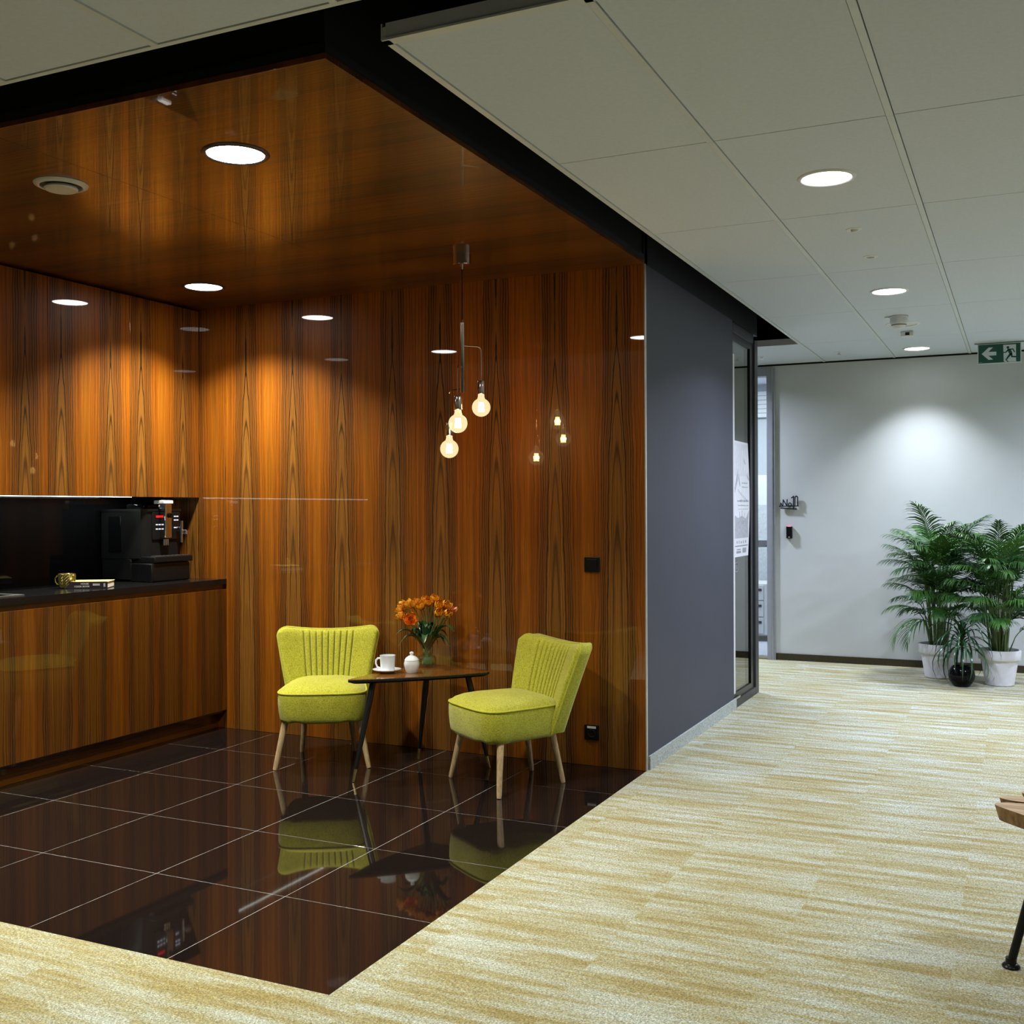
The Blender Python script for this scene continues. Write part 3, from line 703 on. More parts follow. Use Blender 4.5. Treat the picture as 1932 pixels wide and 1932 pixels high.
# local: spine along -x from origin, depth +y
Lb, Wb, Tb = 0.23, 0.17, 0.038
bm = new(); add_box(bm, -Lb, 0, 0, 0.003, 0.0, Tb, 0.001); obj('spine', bm, 'book_cover', bk)
bm = new(); add_box(bm, -Lb, 0, 0.003, Wb, Tb - 0.003, Tb, 0.0006); obj('front_cover', bm, 'book_front', bk)
bm = new(); add_box(bm, -Lb, 0, 0.003, Wb, 0.0, 0.003, 0.0006); obj('back_cover', bm, 'book_cover', bk)
bm = new(); add_box(bm, -Lb + 0.004, -0.004, 0.003, Wb - 0.004, 0.003, Tb - 0.003); obj('pages', bm, 'book_pages', bk, smooth=0)
def text_mesh(body, size, mat, name, parent, mw, align='LEFT', ext=0.0004):
    cu = bpy.data.curves.new('txt', 'FONT'); cu.body = body; cu.size = size; cu.extrude = ext; cu.align_x = align
    to = bpy.data.objects.new('txt', cu); COL.objects.link(to)
    dg = bpy.context.evaluated_depsgraph_get(); me = bpy.data.meshes.new_from_object(to.evaluated_get(dg)); me.name = name
    bpy.data.objects.remove(to); bpy.data.curves.remove(cu)
    me.transform(mw); me.materials.clear(); me.materials.append(M[mat])
    o = bpy.data.objects.new(name, me); COL.objects.link(o); o.parent = parent
    return o
FX = Matrix.Rotation(pi / 2, 4, 'X')
text_mesh('HOUSE', 0.0135, 'label_white', 'title_line', bk, Matrix.Translation((-0.145, -0.0006, 0.0215)) @ FX)
text_mesh('COOK BOOK', 0.0135, 'label_white', 'title_line', bk, Matrix.Translation((-0.1795, -0.0006, 0.0065)) @ FX)
bm = new()
for zz in (0.0225, 0.0165): add_box(bm, -0.080, -0.042, -0.0008, 0.0, zz, zz + 0.003)
obj('author_line', bm, 'label_white', bk, smooth=0)
bm = new(); add_box(bm, -0.022, -0.012, -0.0008, 0.0, 0.008, 0.028); obj('emblem', bm, 'ink_mid', bk, smooth=0)

# ---- switch and socket on the wood wall
t = thing('light_switch', 'black square light switch on the wood wall above the right chair', 'switch', (-0.300, D, 1.083))
bm = new(); add_box(bm, -0.044, 0.044, -0.009, 0.0, -0.041, 0.041, 0.003); obj('plate', bm, 'black_plastic', t)
bm = new(); add_box(bm, -0.030, 0.030, -0.013, -0.008, -0.029, 0.029, 0.002); obj('rocker', bm, 'black_satin', t)
t = thing('wall_socket', 'black square wall socket with small white label near the floor', 'socket', (-0.305, D, 0.180))
bm = new(); add_box(bm, -0.042, 0.042, -0.008, 0.0, -0.040, 0.040, 0.003); obj('plate', bm, 'black_plastic', t)
bm = new(); add_lathe(bm, [(0.0, 0.0), (0.017, 0.0), (0.019, 0.006), (0.021, 0.006), (0.022, 0.0)], 24)
bmesh.ops.rotate(bm, verts=bm.verts[:], matrix=Matrix.Rotation(pi / 2, 3, 'X')); bmesh.ops.translate(bm, verts=bm.verts[:], vec=(0, -0.0085, -0.004)); obj('insert', bm, 'black_matte', t)
bm = new(); add_box(bm, -0.025, 0.025, -0.0095, -0.007, 0.022, 0.034); obj('label_strip', bm, 'label_white', t, smooth=0)

# ================================================================== CHAIRS
def seat_outline(n=72, s=1.0, hwf=0.248, hwb=0.205, yf=-0.265, yb=0.20):
    pts = []
    for k in range(n):
        a = 2 * pi * k / n; ca, sa = cos(a), sin(a); e = 2 / 5.0
        x = math.copysign(abs(ca) ** e, ca); y = math.copysign(abs(sa) ** e, sa)
        tt = (y + 1) / 2; hwid = lerp(hwf, hwb, tt)
        yy = lerp(yf, yb, tt)
        if y < 0: yy -= 0.012 * (1 - x * x)
        pts.append((x * hwid * s, (yy + 0.03) * s - 0.03))
    return pts
def loft(bm, rings, cap0=True, cap1=None):
    vr = [[bm.verts.new(p) for p in r] for r in rings]
    n = len(vr[0])
    for A, B in zip(vr, vr[1:]):
        for i in range(n): bm.faces.new((A[i], A[(i + 1) % n], B[(i + 1) % n], B[i]))
    if cap0: bm.faces.new(list(reversed(vr[0])))
    if cap1 is not None:
        c = bm.verts.new(cap1)
        for i in range(n): bm.faces.new((vr[-1][i], vr[-1][(i + 1) % n], c))
    return vr
ch = thing('lounge_chair', 'lime green cocktail chair facing us, left of the table and vase', 'chair', (0, 0, 0), 0, 'lime green chairs at the side table')
rings = []
for z, s in ((0.252, 0.90), (0.256, 0.94), (0.272, 0.965), (0.30, 0.985), (0.345, 1.0), (0.385, 1.0), (0.402, 0.99), (0.411, 0.975), (0.428, 0.90), (0.441, 0.78), (0.452, 0.60), (0.459, 0.40), (0.462, 0.20)):
    r = []
    for k, (x, y) in enumerate(seat_outline(s=s)):
        wr = 0.0025 * sin(k * 1.7 + z * 40) * max(0, (0.31 - z) / 0.06) if z < 0.31 else 0
        r.append((x * (1 + wr * 2), y + wr, z + (0.004 * sin(k * 0.9) if z < 0.26 else 0)))
    rings.append(r)
bm = new(); loft(bm, rings, True, (0, -0.03, 0.463)); obj('seat', bm, 'lime', ch, smooth=60)
bm = new(); add_tube(bm, [(x, y, 0.408) for x, y in seat_outline(s=0.993)], 0.0052, 8, closed=True); obj('seat_piping', bm, 'lime_pipe', ch)
# backrest
NU, NV = 160, 30
def back_pt(u, v, front=True):
    hwid = lerp(0.198, 0.288, v ** 0.85)
    au = abs(u)
    zt = 0.690 + 0.030 * au ** 2
    cz = 0.0
    if au > 0.80: q = (au - 0.80) / 0.20; cz = 0.055 * (1 - math.sqrt(max(0.0, 1 - q * q)))
    z = lerp(0.265, zt - cz * 1.0, v)
    x = u * hwid
    lean = 0.175 + 0.120 * ((z - 0.26) / 0.44) ** 1.15
    wing = -0.075 * au ** 2.2
    if front:
        e = min((1 - au) * hwid, (1 - v) * 0.42)
        roll = 0.0
        if e < 0.03: q = 1 - e / 0.03; roll = 0.026 * (1 - math.sqrt(max(0, 1 - q * q)))
        g = 0.0
        if au < 0.545:
            ph = (u + 0.5) / 0.125
            d = abs(ph - round(ph)); fade = min(1.0, max(0.0, (1 - v) / 0.05))
            edge = 1.0 if au <= 0.53 else 0.6
            g = 0.014 * math.exp(-(d / 0.11) ** 2) * edge * fade
        puff = -0.012 * (1 - au ** 2) * sin(pi * min(1, v * 0.9 + 0.1))
        return (x, lean + wing + roll + g + puff - 0.012, z)
    e = min((1 - au) * hwid, (1 - v) * 0.42)
    rb = 0.0
    if e < 0.02: q = 1 - e / 0.02; rb = 0.014 * (1 - math.sqrt(max(0, 1 - q * q)))
    return (x, lean + wing * 0.95 + 0.088 - rb, z)
us = []
for k in range(NU + 1):
    s_ = -1 + 2 * k / NU; us.append(s_)
us = sorted(set([-1, -0.985, -0.965, 0.965, 0.985, 1] + [u for u in us if abs(u) < 0.95]))
vs_ = [k / NV for k in range(NV)] + [0.975, 0.99, 1.0]; vs_ = sorted(set(vs_))
bm = new()
Fg = [[bm.verts.new(back_pt(u, v)) for u in us] for v in vs_]
Bg = [[bm.verts.new(back_pt(u, v, False)) for u in us] for v in vs_]
nu, nv = len(us), len(vs_)
for j in range(nv - 1):
    for i in range(nu - 1):
        bm.faces.new((Fg[j][i], Fg[j][i + 1], Fg[j + 1][i + 1], Fg[j + 1][i]))
        bm.faces.new((Bg[j][i + 1], Bg[j][i], Bg[j + 1][i], Bg[j + 1][i + 1]))
    for i in (0, nu - 1):
        bm.faces.new((Fg[j][i], Fg[j + 1][i], Bg[j + 1][i], Bg[j][i]))
for i in range(nu - 1):
    for j in (0, nv - 1): bm.faces.new((Fg[j][i], Fg[j][i + 1], Bg[j][i + 1], Bg[j][i]))
obj('backrest', bm, 'lime', ch, smooth=50)
edge = [back_pt(-1, v) for v in vs_] + [back_pt(u, 1) for u in us[1:-1]] + [back_pt(1, v) for v in reversed(vs_)]
edge = [(x, y + 0.002, z) for x, y, z in edge]
bm = new(); add_tube(bm, edge, 0.0048, 8); obj('back_piping', bm, 'lime_pipe', ch)
for fx, fy, tx, ty in ((-0.248, -0.215, -0.195, -0.175), (0.248, -0.215, 0.195, -0.175), (-0.150, 0.218, -0.125, 0.165), (0.150, 0.218, 0.125, 0.165)):
    bm = new(); add_tube(bm, [(tx, ty, 0.262), (lerp(tx, fx, 0.95), lerp(ty, fy, 0.95), 0.0135), (fx, fy, 0.0008)], [0.0185, 0.0125, 0.011], 16); obj('leg', bm, 'oak_leg', ch)
ch2 = dup(ch, 'lime green cocktail chair turned sideways, right of the table near the socket')
ch.location = (-1.700, 2.430, 0.0); ch.rotation_euler = (0, 0, R(30.1))
ch2.location = (-0.556, 2.410, 0.0); ch2.rotation_euler = (0, 0, R(-34.0))

# ================================================================== SIDE TABLE
A_, B_, C_ = Vector((-1.345, 2.105)), Vector((-0.792, 2.660)), Vector((-1.235, 2.775))
cen = (A_ + B_ + C_) / 3
def tri_outline(sc=1.0):
    pts = []
    for P0, P1, b in ((A_, B_, 0.030), (B_, C_, 0.035), (C_, A_, 0.030)):
        d = P1 - P0; nrm = Vector((d.y, -d.x)).normalized()
        for k in range(12):
            s = k / 12; pts.append(P0 + d * s + nrm * b * 4 * s * (1 - s))
    for _ in range(2):
        q = []
        for k in range(len(pts)):
            a, b = pts[k], pts[(k + 1) % len(pts)]; q += [a * .75 + b * .25, a * .25 + b * .75]
        pts = q
    return [((p - cen) * sc) for p in pts]
st = thing('side_table', 'three-legged side table with glossy rosewood top and black legs', 'table', (cen.x, cen.y, 0))
bm = new(); add_prism(bm, [tuple(p) for p in tri_outline(1.0)], 0.507, 0.511); obj('tabletop', bm, M['veneer_table'], st)
bm = new(); o0 = tri_outline(0.93); o1 = tri_outline(1.0)
loft(bm, [[(p.x, p.y, 0.487) for p in o0], [(p.x, p.y, 0.497) for p in o1], [(p.x, p.y, 0.5068) for p in o1]], True)
obj('edge_band', bm, 'black_plastic', st)
for (fx, fy), q in (((-1.283, 2.074), A_), ((-0.789, 2.636), B_), ((-1.23, 2.640), C_)):
    tp = q.lerp(cen, 0.34); tx, ty = tp.x - cen.x, tp.y - cen.y; fx -= cen.x; fy -= cen.y
    bot = Vector((fx, fy, 0.001)); top = Vector((tx, ty, 0.49)); mid = bot.lerp(top, 0.125)
    bm = new(); add_tube(bm, [top, bot.lerp(top, 0.8), mid], [0.0165, 0.0175, 0.0095], 16); lg = obj('leg', bm, 'black_plastic', st)
    bm = new(); add_tube(bm, [mid, bot], [0.0100, 0.0072], 16); obj('ferrule', bm, 'brass', lg, label='brass foot cap')

TZ = 0.511
t = thing('saucer', 'white saucer under the coffee cup on the side table', 'saucer', (-1.289, 2.412, TZ))
bm = new(); add_lathe(bm, [(0.0, 0.001), (0.040, 0.001), (0.042, 0.004), (0.074, 0.016), (0.0765, 0.0185), (0.073, 0.019), (0.044, 0.0085), (0.0, 0.008)], 40); obj('dish', bm, 'white_ceramic', t)
t = thing('coffee_cup', 'white coffee cup with handle standing on the saucer', 'cup', (-1.285, 2.412, TZ + 0.0085), R(205))
bm = new(); add_lathe(bm, [(0.0, 0.0005), (0.034, 0.0005), (0.037, 0.004), (0.0385, 0.03), (0.041, 0.078), (0.0425, 0.084), (0.0405, 0.084), (0.037, 0.045), (0.034, 0.008), (0.0, 0.006)], 40); obj('body', bm, 'white_ceramic', t)
bm = new(); add_tube(bm, [(0.037, 0, 0.068), (0.052, 0, 0.068), (0.062, 0, 0.058), (0.063, 0, 0.040), (0.055, 0, 0.022), (0.038, 0, 0.014)], [0.0055, 0.005, 0.005, 0.005, 0.005, 0.0055], 10); obj('handle', bm, 'white_ceramic', t)
t = thing('sugar_bowl', 'round white sugar bowl with knobbed lid between cup and vase', 'bowl', (-1.161, 2.455, TZ))
bm = new(); add_lathe(bm, [(0.0, 0.0005), (0.028, 0.0005), (0.030, 0.004), (0.036, 0.020), (0.041, 0.042), (0.0415, 0.052), (0.038, 0.066), (0.0, 0.066)], 40); obj('body', bm, 'white_ceramic', t)
bm = new(); add_lathe(bm, [(0.0385, 0.0662), (0.039, 0.069), (0.030, 0.082), (0.018, 0.090), (0.008, 0.0935), (0.007, 0.096), (0.0115, 0.103), (0.0105, 0.110), (0.0, 0.114)], 40); obj('lid', bm, 'white_ceramic', t)

# ---- vase with tulips
VX, VY = -1.205, 2.695
t = thing('glass_vase', 'clear flared glass vase of tulips standing on the side table', 'vase', (VX, VY, TZ))
out = [(0.0, 0.001), (0.050, 0.001), (0.054, 0.007), (0.054, 0.044), (0.048, 0.058), (0.031, 0.066), (0.0245, 0.074), (0.024, 0.096), (0.031, 0.112), (0.052, 0.146), (0.071, 0.176)]
inn = [(0.069, 0.176), (0.050, 0.146), (0.029, 0.112), (0.022, 0.096), (0.0225, 0.074), (0.028, 0.063), (0.044, 0.055), (0.050, 0.042), (0.050, 0.012), (0.0, 0.010)]
bm = new(); add_lathe(bm, out + inn, 40); obj('body', bm, 'vase_glass', t)
bm = new(); add_lathe(bm, [(0.0, 0.011), (0.049, 0.013), (0.049, 0.042), (0.043, 0.054), (0.027, 0.062), (0.0215, 0.074), (0.021, 0.094), (0.0, 0.094)], 32); obj('water', bm, 'water', t)

def pix_on_plane_y(px, py, y):
    dx, dy = px - CX, py - CY
    u = cr * dx + sr * dy; vv = -sr * dx + cr * dy
    d = fw + rt * (u / F_PX) - up * (vv / F_PX)
    return CAM + d * ((y - CAM.y) / d.y)
def petal(bm, base, axis, az, L, W, open_, curl, seg=5, wseg=4):
    ax = Vector(axis).normalized(); s = ax.orthogonal().normalized(); b = ax.cross(s)
    out_ = s * cos(az) + b * sin(az); side = ax.cross(out_)
    rows = []
    for i in range(seg + 1):
        f = i / seg
        r = open_ * L * (sin(f * pi * 0.62)) * (1 - curl * f)
        wdt = W * (sin(pi * (0.16 + 0.78 * f)) ** 0.8)
        row = []
        for k in range(wseg + 1):
            g = -1 + 2 * k / wseg
            row.append(bm.verts.new(Vector(base) + ax * (L * f * (1 - 0.06 * g * g)) + out_ * (r - 0.22 * wdt * g * g + 0.002 * sin(7 * f + 5 * g)) + side * (wdt * g)))
        rows.append(row)
    for A, B in zip(rows, rows[1:]):
        for k in range(wseg): bm.faces.new((A[k], A[k + 1], B[k + 1], B[k]))
TULIPS = [
    (755, 1150, 'open', 'petal_orange', 2.66, 'orange tulip at the far left of the bouquet, upper of two'),
    (756, 1162, 'open', 'petal_orange', 2.63, 'orange tulip at the far left of the bouquet, drooping lower one'),
    (775, 1169, 'face', 'petal_red', 2.62, 'wide open reddish orange tulip hanging lowest, facing us'),
    (772, 1140, 'open', 'petal_orange', 2.69, 'orange tulip on the upper left shoulder of the bouquet'),
    (760, 1142, 'open', 'petal_orange', 2.73, 'orange tulip peeking out behind the far left pair'),
    (785, 1139, 'open', 'petal_orange', 2.67, 'large orange tulip left of the bouquet centre, just below the top'),
    (794, 1143, 'open', 'petal_orange', 2.65, 'orange tulip in front of the topmost pair, facing forward'),
    (800, 1133, 'open', 'petal_orange', 2.70, 'orange tulip at the very top of the bouquet, left of two'),
    (809, 1136, 'open', 'petal_orange', 2.67, 'full orange tulip at the top centre of the bouquet'),
    (820, 1131, 'open', 'petal_orange', 2.72, 'orange tulip at the top of the bouquet, right of centre'),
    (828, 1142, 'open', 'petal_orange', 2.67, 'broad orange tulip heading the right hand cluster'),
    (842, 1142, 'open', 'petal_orange', 2.70, 'orange tulip at the upper right of the right hand cluster'),
    (827, 1157, 'cup', 'petal_orange', 2.64, 'cup shaped striped orange tulip low in the right hand cluster'),
    (845, 1158, 'cup', 'petal_orange', 2.66, 'cup shaped orange tulip at lower right, left of the salmon buds'),
    (851, 1149, 'bud', 'petal_salmon', 2.72, 'closed salmon tulip bud at far right, left of two'),
    (859, 1151, 'bud', 'petal_salmon', 2.70, 'closed salmon tulip bud at the extreme right of the bouquet')]
rnd = random.Random(3)
for k, (px, py, kind, pm, dy, lab) in enumerate(TULIPS):
    c = pix_on_plane_y(px, py, dy)
    a = 2 * pi * k * 0.381; foot = Vector((VX - 0.028 * cos(a), VY - 0.028 * sin(a), TZ + 0.016))
    neck = Vector((VX + 0.013 * cos(a + .4), VY + 0.013 * sin(a + .4), TZ + 0.090))
    tp = thing('tulip', lab, 'flower', (foot.x, foot.y, foot.z), 0, 'tulips in the glass vase')
    # stem as a smooth curve through neck to bloom base
    dirb = Vector((c.x - VX, c.y - VY, 0.10 if kind != 'face' else 0.02))
    if kind == 'face': axis = Vector((0.35, -0.75, 0.35))
    elif kind == 'bud': axis = Vector((c.x - VX, c.y - VY, 0.14))
    else: axis = Vector((c.x - VX, (c.y - VY) - 0.06, 0.11))
    axis.normalize()
    Lp = {'open': 0.052, 'face': 0.041, 'cup': 0.055, 'bud': 0.043}[kind]
    bb_ = c - axis * Lp * 0.5
    pts = []
    P1 = neck + (neck - foot).normalized() * 0.05 * 0 + Vector((dirb.x * 0.35, dirb.y * 0.35, 0.07)); P2 = bb_ - axis * 0.06
    for i in range(5): pts.append(foot.lerp(neck, i / 5))
    for i in range(11):
        s = i / 10; pts.append(neck * (1 - s) ** 3 + P1 * 3 * s * (1 - s) ** 2 + P2 * 3 * s * s * (1 - s) + bb_ * s ** 3)
    bm = new(); add_tube(bm, [p - foot for p in pts], 0.0030, 6); obj('stem', bm, 'tulip_stem', tp)
    bm = new(); b0 = bb_ - foot
    if kind == 'open':
        for q in range(6): petal(bm, b0, axis, q * pi / 3 + rnd.random(), Lp * rnd.uniform(.9, 1.05), 0.021, 0.55, 0.05)
        for q in range(7): petal(bm, b0, axis, q * 2 * pi / 7 + rnd.random(), Lp * rnd.uniform(.85, 1.0), 0.015, 0.34, 0.2)
        for q in range(4): petal(bm, b0, axis, q * pi / 2 + rnd.random(), Lp * 0.9, 0.012, 0.16, 0.3)
    elif kind == 'face':
        for q in range(7): petal(bm, b0, axis, q * 2 * pi / 7, Lp * rnd.uniform(.9, 1.1), 0.021, 0.85, -0.1)
        for q in range(8): petal(bm, b0, axis, q * pi / 4 + .3, Lp * rnd.uniform(.8, .95), 0.014, 0.5, 0.0)
        for q in range(5): petal(bm, b0, axis, q * 2 * pi / 5 + .7, Lp * .8, 0.010, 0.22, 0.2)
    elif kind == 'cup':
        for q in range(6): petal(bm, b0, axis, q * pi / 3, Lp * rnd.uniform(.92, 1.02), 0.022, 0.46, 0.18)
        for q in range(5): petal(bm, b0, axis, q * 2 * pi / 5 + .3, Lp * .9, 0.013, 0.25, 0.3)
    else:
        for q in range(6): petal(bm, b0, axis, q * pi / 3, Lp, 0.016, 0.36, 0.5)
    obj('bloom', bm, pm, tp, smooth=60)
    # two long leaves per stem
    for second in (0, 1):
        la = math.atan2(c.y - VY, c.x - VX) + rnd.uniform(-1.2, 1.2)
        if k == 14 and not second: la = -0.25
        if k == 1 and not second: la = 2.6
        bm = new(); LL = rnd.uniform(0.15, 0.21) * (1.25 if k in (1, 14) else 1); rows = []
        droop = rnd.uniform(0.02, 0.10)
        if second: droop *= 0.2; LL = rnd.uniform(.15, .19)
        for i in range(9):
            s = i / 8; rr = 0.012 + (LL * (0.22 if second else 0.35 + 0.5 * (k % 3) / 2)) * s
            zz = 0.100 + (0.80 if second else 0.66) * LL * sin(s * pi * 0.62) - droop * s * s
            wd = 0.023 * sin(pi * (0.12 + 0.86 * s)) ** 0.8
            cp = Vector((VX + rr * cos(la), VY + rr * sin(la), TZ + zz)) - foot; sd = Vector((-sin(la), cos(la), 0))
            rows.append([bm.verts.new(cp - sd * wd + Vector((0, 0, wd * .5))), bm.verts.new(cp), bm.verts.new(cp + sd * wd + Vector((0, 0, wd * .5)))])
        for P, Q in zip(rows, rows[1:]):
            for q in range(2): bm.faces.new((P[q], P[q + 1], Q[q + 1], Q[q]))
        obj('leaf', bm, 'tulip_leaf', tp, smooth=60)

# ================================================================== CORRIDOR END
def pot(name_t, lip):
    pass
def white_pot(t):
    bm = new(); add_lathe(bm, [(0.0, 0.001), (0.098, 0.001), (0.104, 0.006), (0.134, 0.200), (0.150, 0.202), (0.154, 0.208), (0.156, 0.270), (0.153, 0.276), (0.140, 0.276), (0.128, 0.24), (0.0, 0.24)], 44)
    obj('pot', bm, 'white_pot', t)
    bm = new(); add_lathe(bm, [(0.130, 0.242), (0.06, 0.256), (0.0, 0.262)], 24); obj('soil', bm, 'soil', t)
def frond(p0, az, L, rise, bend, rnd, nl=20, lmax=0.20):
    """one arching palm leaf: rachis with two rows of leaflets"""
    bm = new(); pts = []; h = Vector((cos(az), sin(az), 0)); el = rise; p = Vector(p0); n = 16
    for i in range(n + 1):
        pts.append(p.copy()); d = h * cos(el) + Vector((0, 0, sin(el))); p = p + d * (L / n); el -= bend / n
    add_tube(bm, pts, [lerp(0.0042, 0.0012, i / n) for i in range(n + 1)], 5)
    for j in range(nl):
        s = 0.18 + 0.80 * j / (nl - 1); f = s * n; i = min(int(f), n - 1); q = pts[i].lerp(pts[i + 1], f - i)
        tg = (pts[i + 1] - pts[i]).normalized(); side = tg.cross(Vector((0, 0, 1)))
        side = side.normalized() if side.length > 0.05 else Vector((-sin(az), cos(az), 0))
        nr = side.cross(tg)
        ll = lmax * (0.45 + 0.65 * sin(pi * (0.12 + 0.80 * s)) ) * (1 - 0.35 * s) * rnd.uniform(.85, 1.1)
        for sg in (-1, 1):
            a = R(lerp(52, 18, s)) * rnd.uniform(.85, 1.15)
            d0 = (tg * cos(a) + side * sg * sin(a) + nr * 0.28).normalized()
            wd = lerp(0.0072, 0.0050, s); prev = None; c = q.copy(); dd = d0.copy(); m = 4
            wv = dd.cross(nr).normalized()
            for k in range(m + 1):
                g = k / m; ww = wd * (1.0 - g ** 2.2) * (0.55 + 0.9 * min(1, g * 4)) * 0.75
                if k == m: row = [bm.verts.new(c)]
                else: row = [bm.verts.new(c - wv * ww), bm.verts.new(c + wv * ww)]
                if prev:
                    if len(row) == 2: bm.faces.new((prev[0], prev[1], row[1], row[0]))
                    else: bm.faces.new((prev[0], prev[1], row[0]))
                prev = row; dd = (dd + Vector((0, 0, -0.27 * (1 + g)))).normalized(); c = c + dd * (ll / m)
    return bm
def palm(loc, label, seed, nf, hmax):
    t = thing('areca_palm', label, 'plant', loc, 0, 'potted palms by the far wall'); white_pot(t)
    r = random.Random(seed)
    for k in range(nf):
        f = k / (nf - 1); az = k * 2.399 + r.uniform(-.3, .3)
        b = Vector((0.072 * cos(az) * r.uniform(.25, 1), 0.072 * sin(az) * r.uniform(.25, 1), 0.252))
        hs = lerp(0.40, hmax * 0.66, f ** 0.75) * r.uniform(.9, 1.08)
        rad = r.uniform(0.02, 0.06)
        top = Vector((b.x + rad * cos(az), b.y + rad * sin(az), hs))
        bm = new(); add_tube(bm, [b, b.lerp(top, .5), top], [0.0058, 0.0048, 0.0036], 6); obj('stem', bm, 'stalk', t)
        L = lerp(0.34, 0.49, f) * r.uniform(.9, 1.08)
        if sin(az) > 0.3: L *= 0.82
        rise = R(lerp(60, 86, f) + r.uniform(-10, 5)); bend = R(lerp(100, 58, f) * r.uniform(.75, 1.2))
        obj('frond', frond(top, az, L, rise, bend, r, nl=24, lmax=lerp(0.21, 0.25, f)), 'palm_leaf', t, smooth=0)
palm((1.176, 6.905, 0.001), 'tall bushy areca palm in the white pot left of the black pot', 11, 50, 1.44)
palm((1.634, 6.69, 0.001), 'areca palm in the white pot at the right edge of the picture', 23, 50, 1.36)
pl = bpy.data.objects['areca_palm']
for az, L in ((3.55, 0.42), (3.95, 0.36)):
    obj('frond', frond((-0.03, -0.05, 0.42), az, L, R(42), R(135), random.Random(4), nl=14, lmax=0.26), 'palm_leaf', pl, smooth=0)
t = thing('dracaena', 'small drooping dracaena in a round black pot between the white pots', 'plant', (1.369, 6.50, 0.001))
bm = new(); add_lathe(bm, [(0.0, 0.001), (0.055, 0.001), (0.066, 0.010), (0.092, 0.050), (0.099, 0.085), (0.092, 0.125), (0.070, 0.155), (0.064, 0.158), (0.060, 0.150), (0.060, 0.135), (0.0, 0.135)], 44); obj('pot', bm, 'black_gloss', t)
bm = new(); add_lathe(bm, [(0.060, 0.137), (0.0, 0.142)], 24); obj('soil', bm, 'soil', t)
bm = new(); add_tube(bm, [(0, 0, 0.135), (0.006, 0.004, 0.26), (0.0, 0.0, 0.40)], [0.013, 0.011, 0.010], 10); obj('trunk', bm, 'trunk', t)
r = random.Random(5)
for k in range(58):
    az = k * 2.399; f = k / 57; el = R(lerp(5, 82, f) + r.uniform(-10, 10)); L = r.uniform(0.34, 0.47) * lerp(1.05, 0.8, f)
    bm = new(); p = Vector((0.009 * cos(az), 0.009 * sin(az), lerp(0.28, 0.405, f))); prev = None; n = 8; h = Vector((cos(az), sin(az), 0)); sd = Vector((-sin(az), cos(az), 0))
    for i in range(n + 1):
        g = i / n; ww = 0.0085 * (1 - g ** 2) * (0.6 + 0.8 * min(1, g * 3)); d = h * cos(el) + Vector((0, 0, sin(el)))
        row = [bm.verts.new(p)] if i == n else [bm.verts.new(p - sd * ww), bm.verts.new(p + Vector((0, 0, -.002))), bm.verts.new(p + sd * ww)]
        if prev:
            if len(row) == 3:
                for q in range(2): bm.faces.new((prev[q], prev[q + 1], row[q + 1], row[q]))
            else:
                for q in range(2): bm.faces.new((prev[q], prev[q + 1], row[0]))
        prev = row; p = p + d * (L / n); el -= R(17 + 6 * r.random())
    obj('leaf', bm, 'dracaena_leaf', t, smooth=60)

# ---- No.10 lettering and card reader on the far wall
def fw_pt(px, py, y=FARY): return pix_on_plane_y(px, py, y)
ns = thing('door_number_sign', 'black metal No.10 lettering standing off the grey far wall', 'sign', (-0.13, FARY, 1.45))
def cpx(x, y): p = fw_pt(1440 + x / 12.075, 900 + y / 12.075, FARY - 0.022); return (p.x + 0.13, -0.022, p.z - 1.45)
def stroke(name, pts, closed=False, r=0.0052):
    bm = new(); q = [cpx(*p) for p in pts]
    if closed: add_tube(bm, q, r, 6, closed=True)
    else:
        for a, b in zip(q, q[1:]):
            d = (Vector(b) - Vector(a)).normalized() * r * 0.7; add_tube(bm, [Vector(a) - d, Vector(b) + d], r, 6)
    obj(name, bm, 'black_matte', ns)
stroke('small_peak', [(385, 662), (405, 595), (432, 660)])
stroke('letter_n', [(447, 662), (455, 520), (540, 660), (545, 515)])
stroke('letter_o', [(606 + 32 * cos(a * pi / 6), 625 + 36 * sin(a * pi / 6)) for a in range(12)], True)
stroke('full_stop', [(655, 652), (660, 660)])
stroke('digit_one', [(645, 475), (690, 440), (690, 715)], r=0.0058)
stroke('digit_zero', [(722, 655), (722, 470), (735, 445), (755, 438), (772, 445), (784, 470), (784, 655)], r=0.0058)
stroke('underline', [(372, 668), (800, 660)], r=0.0045)
stroke('lower_shadow_bar', [(400, 706), (755, 730)], r=0.0058)  # solid black bar in place of the shadow the lettering casts
bm = new()
for x, y in ((410, 668), (690, 712), (780, 662)):
    p = cpx(x, y); add_tube(bm, [p, (p[0], 0.0, p[2])], 0.0025, 6)
obj('standoff_pins', bm, 'black_matte', ns)
p = fw_pt(1490, 1004)
t = thing('card_reader', 'small black card reader with pink light on the grey far wall', 'card reader', (p.x, FARY, p.z))
bm = new(); add_box(bm, -0.026, 0.026, -0.030, 0.0, -0.056, 0.052, 0.003); obj('body', bm, 'black_plastic', t)
bm = new(); add_box(bm, -0.016, 0.016, -0.031, -0.008, 0.0505, 0.0565, 0.001); obj('status_light', bm, 'pink_led', t)
bm = new(); add_box(bm, -0.007, 0.007, -0.0306, -0.029, -0.048, -0.041); obj('emblem', bm, 'ink_mid', t, smooth=0)

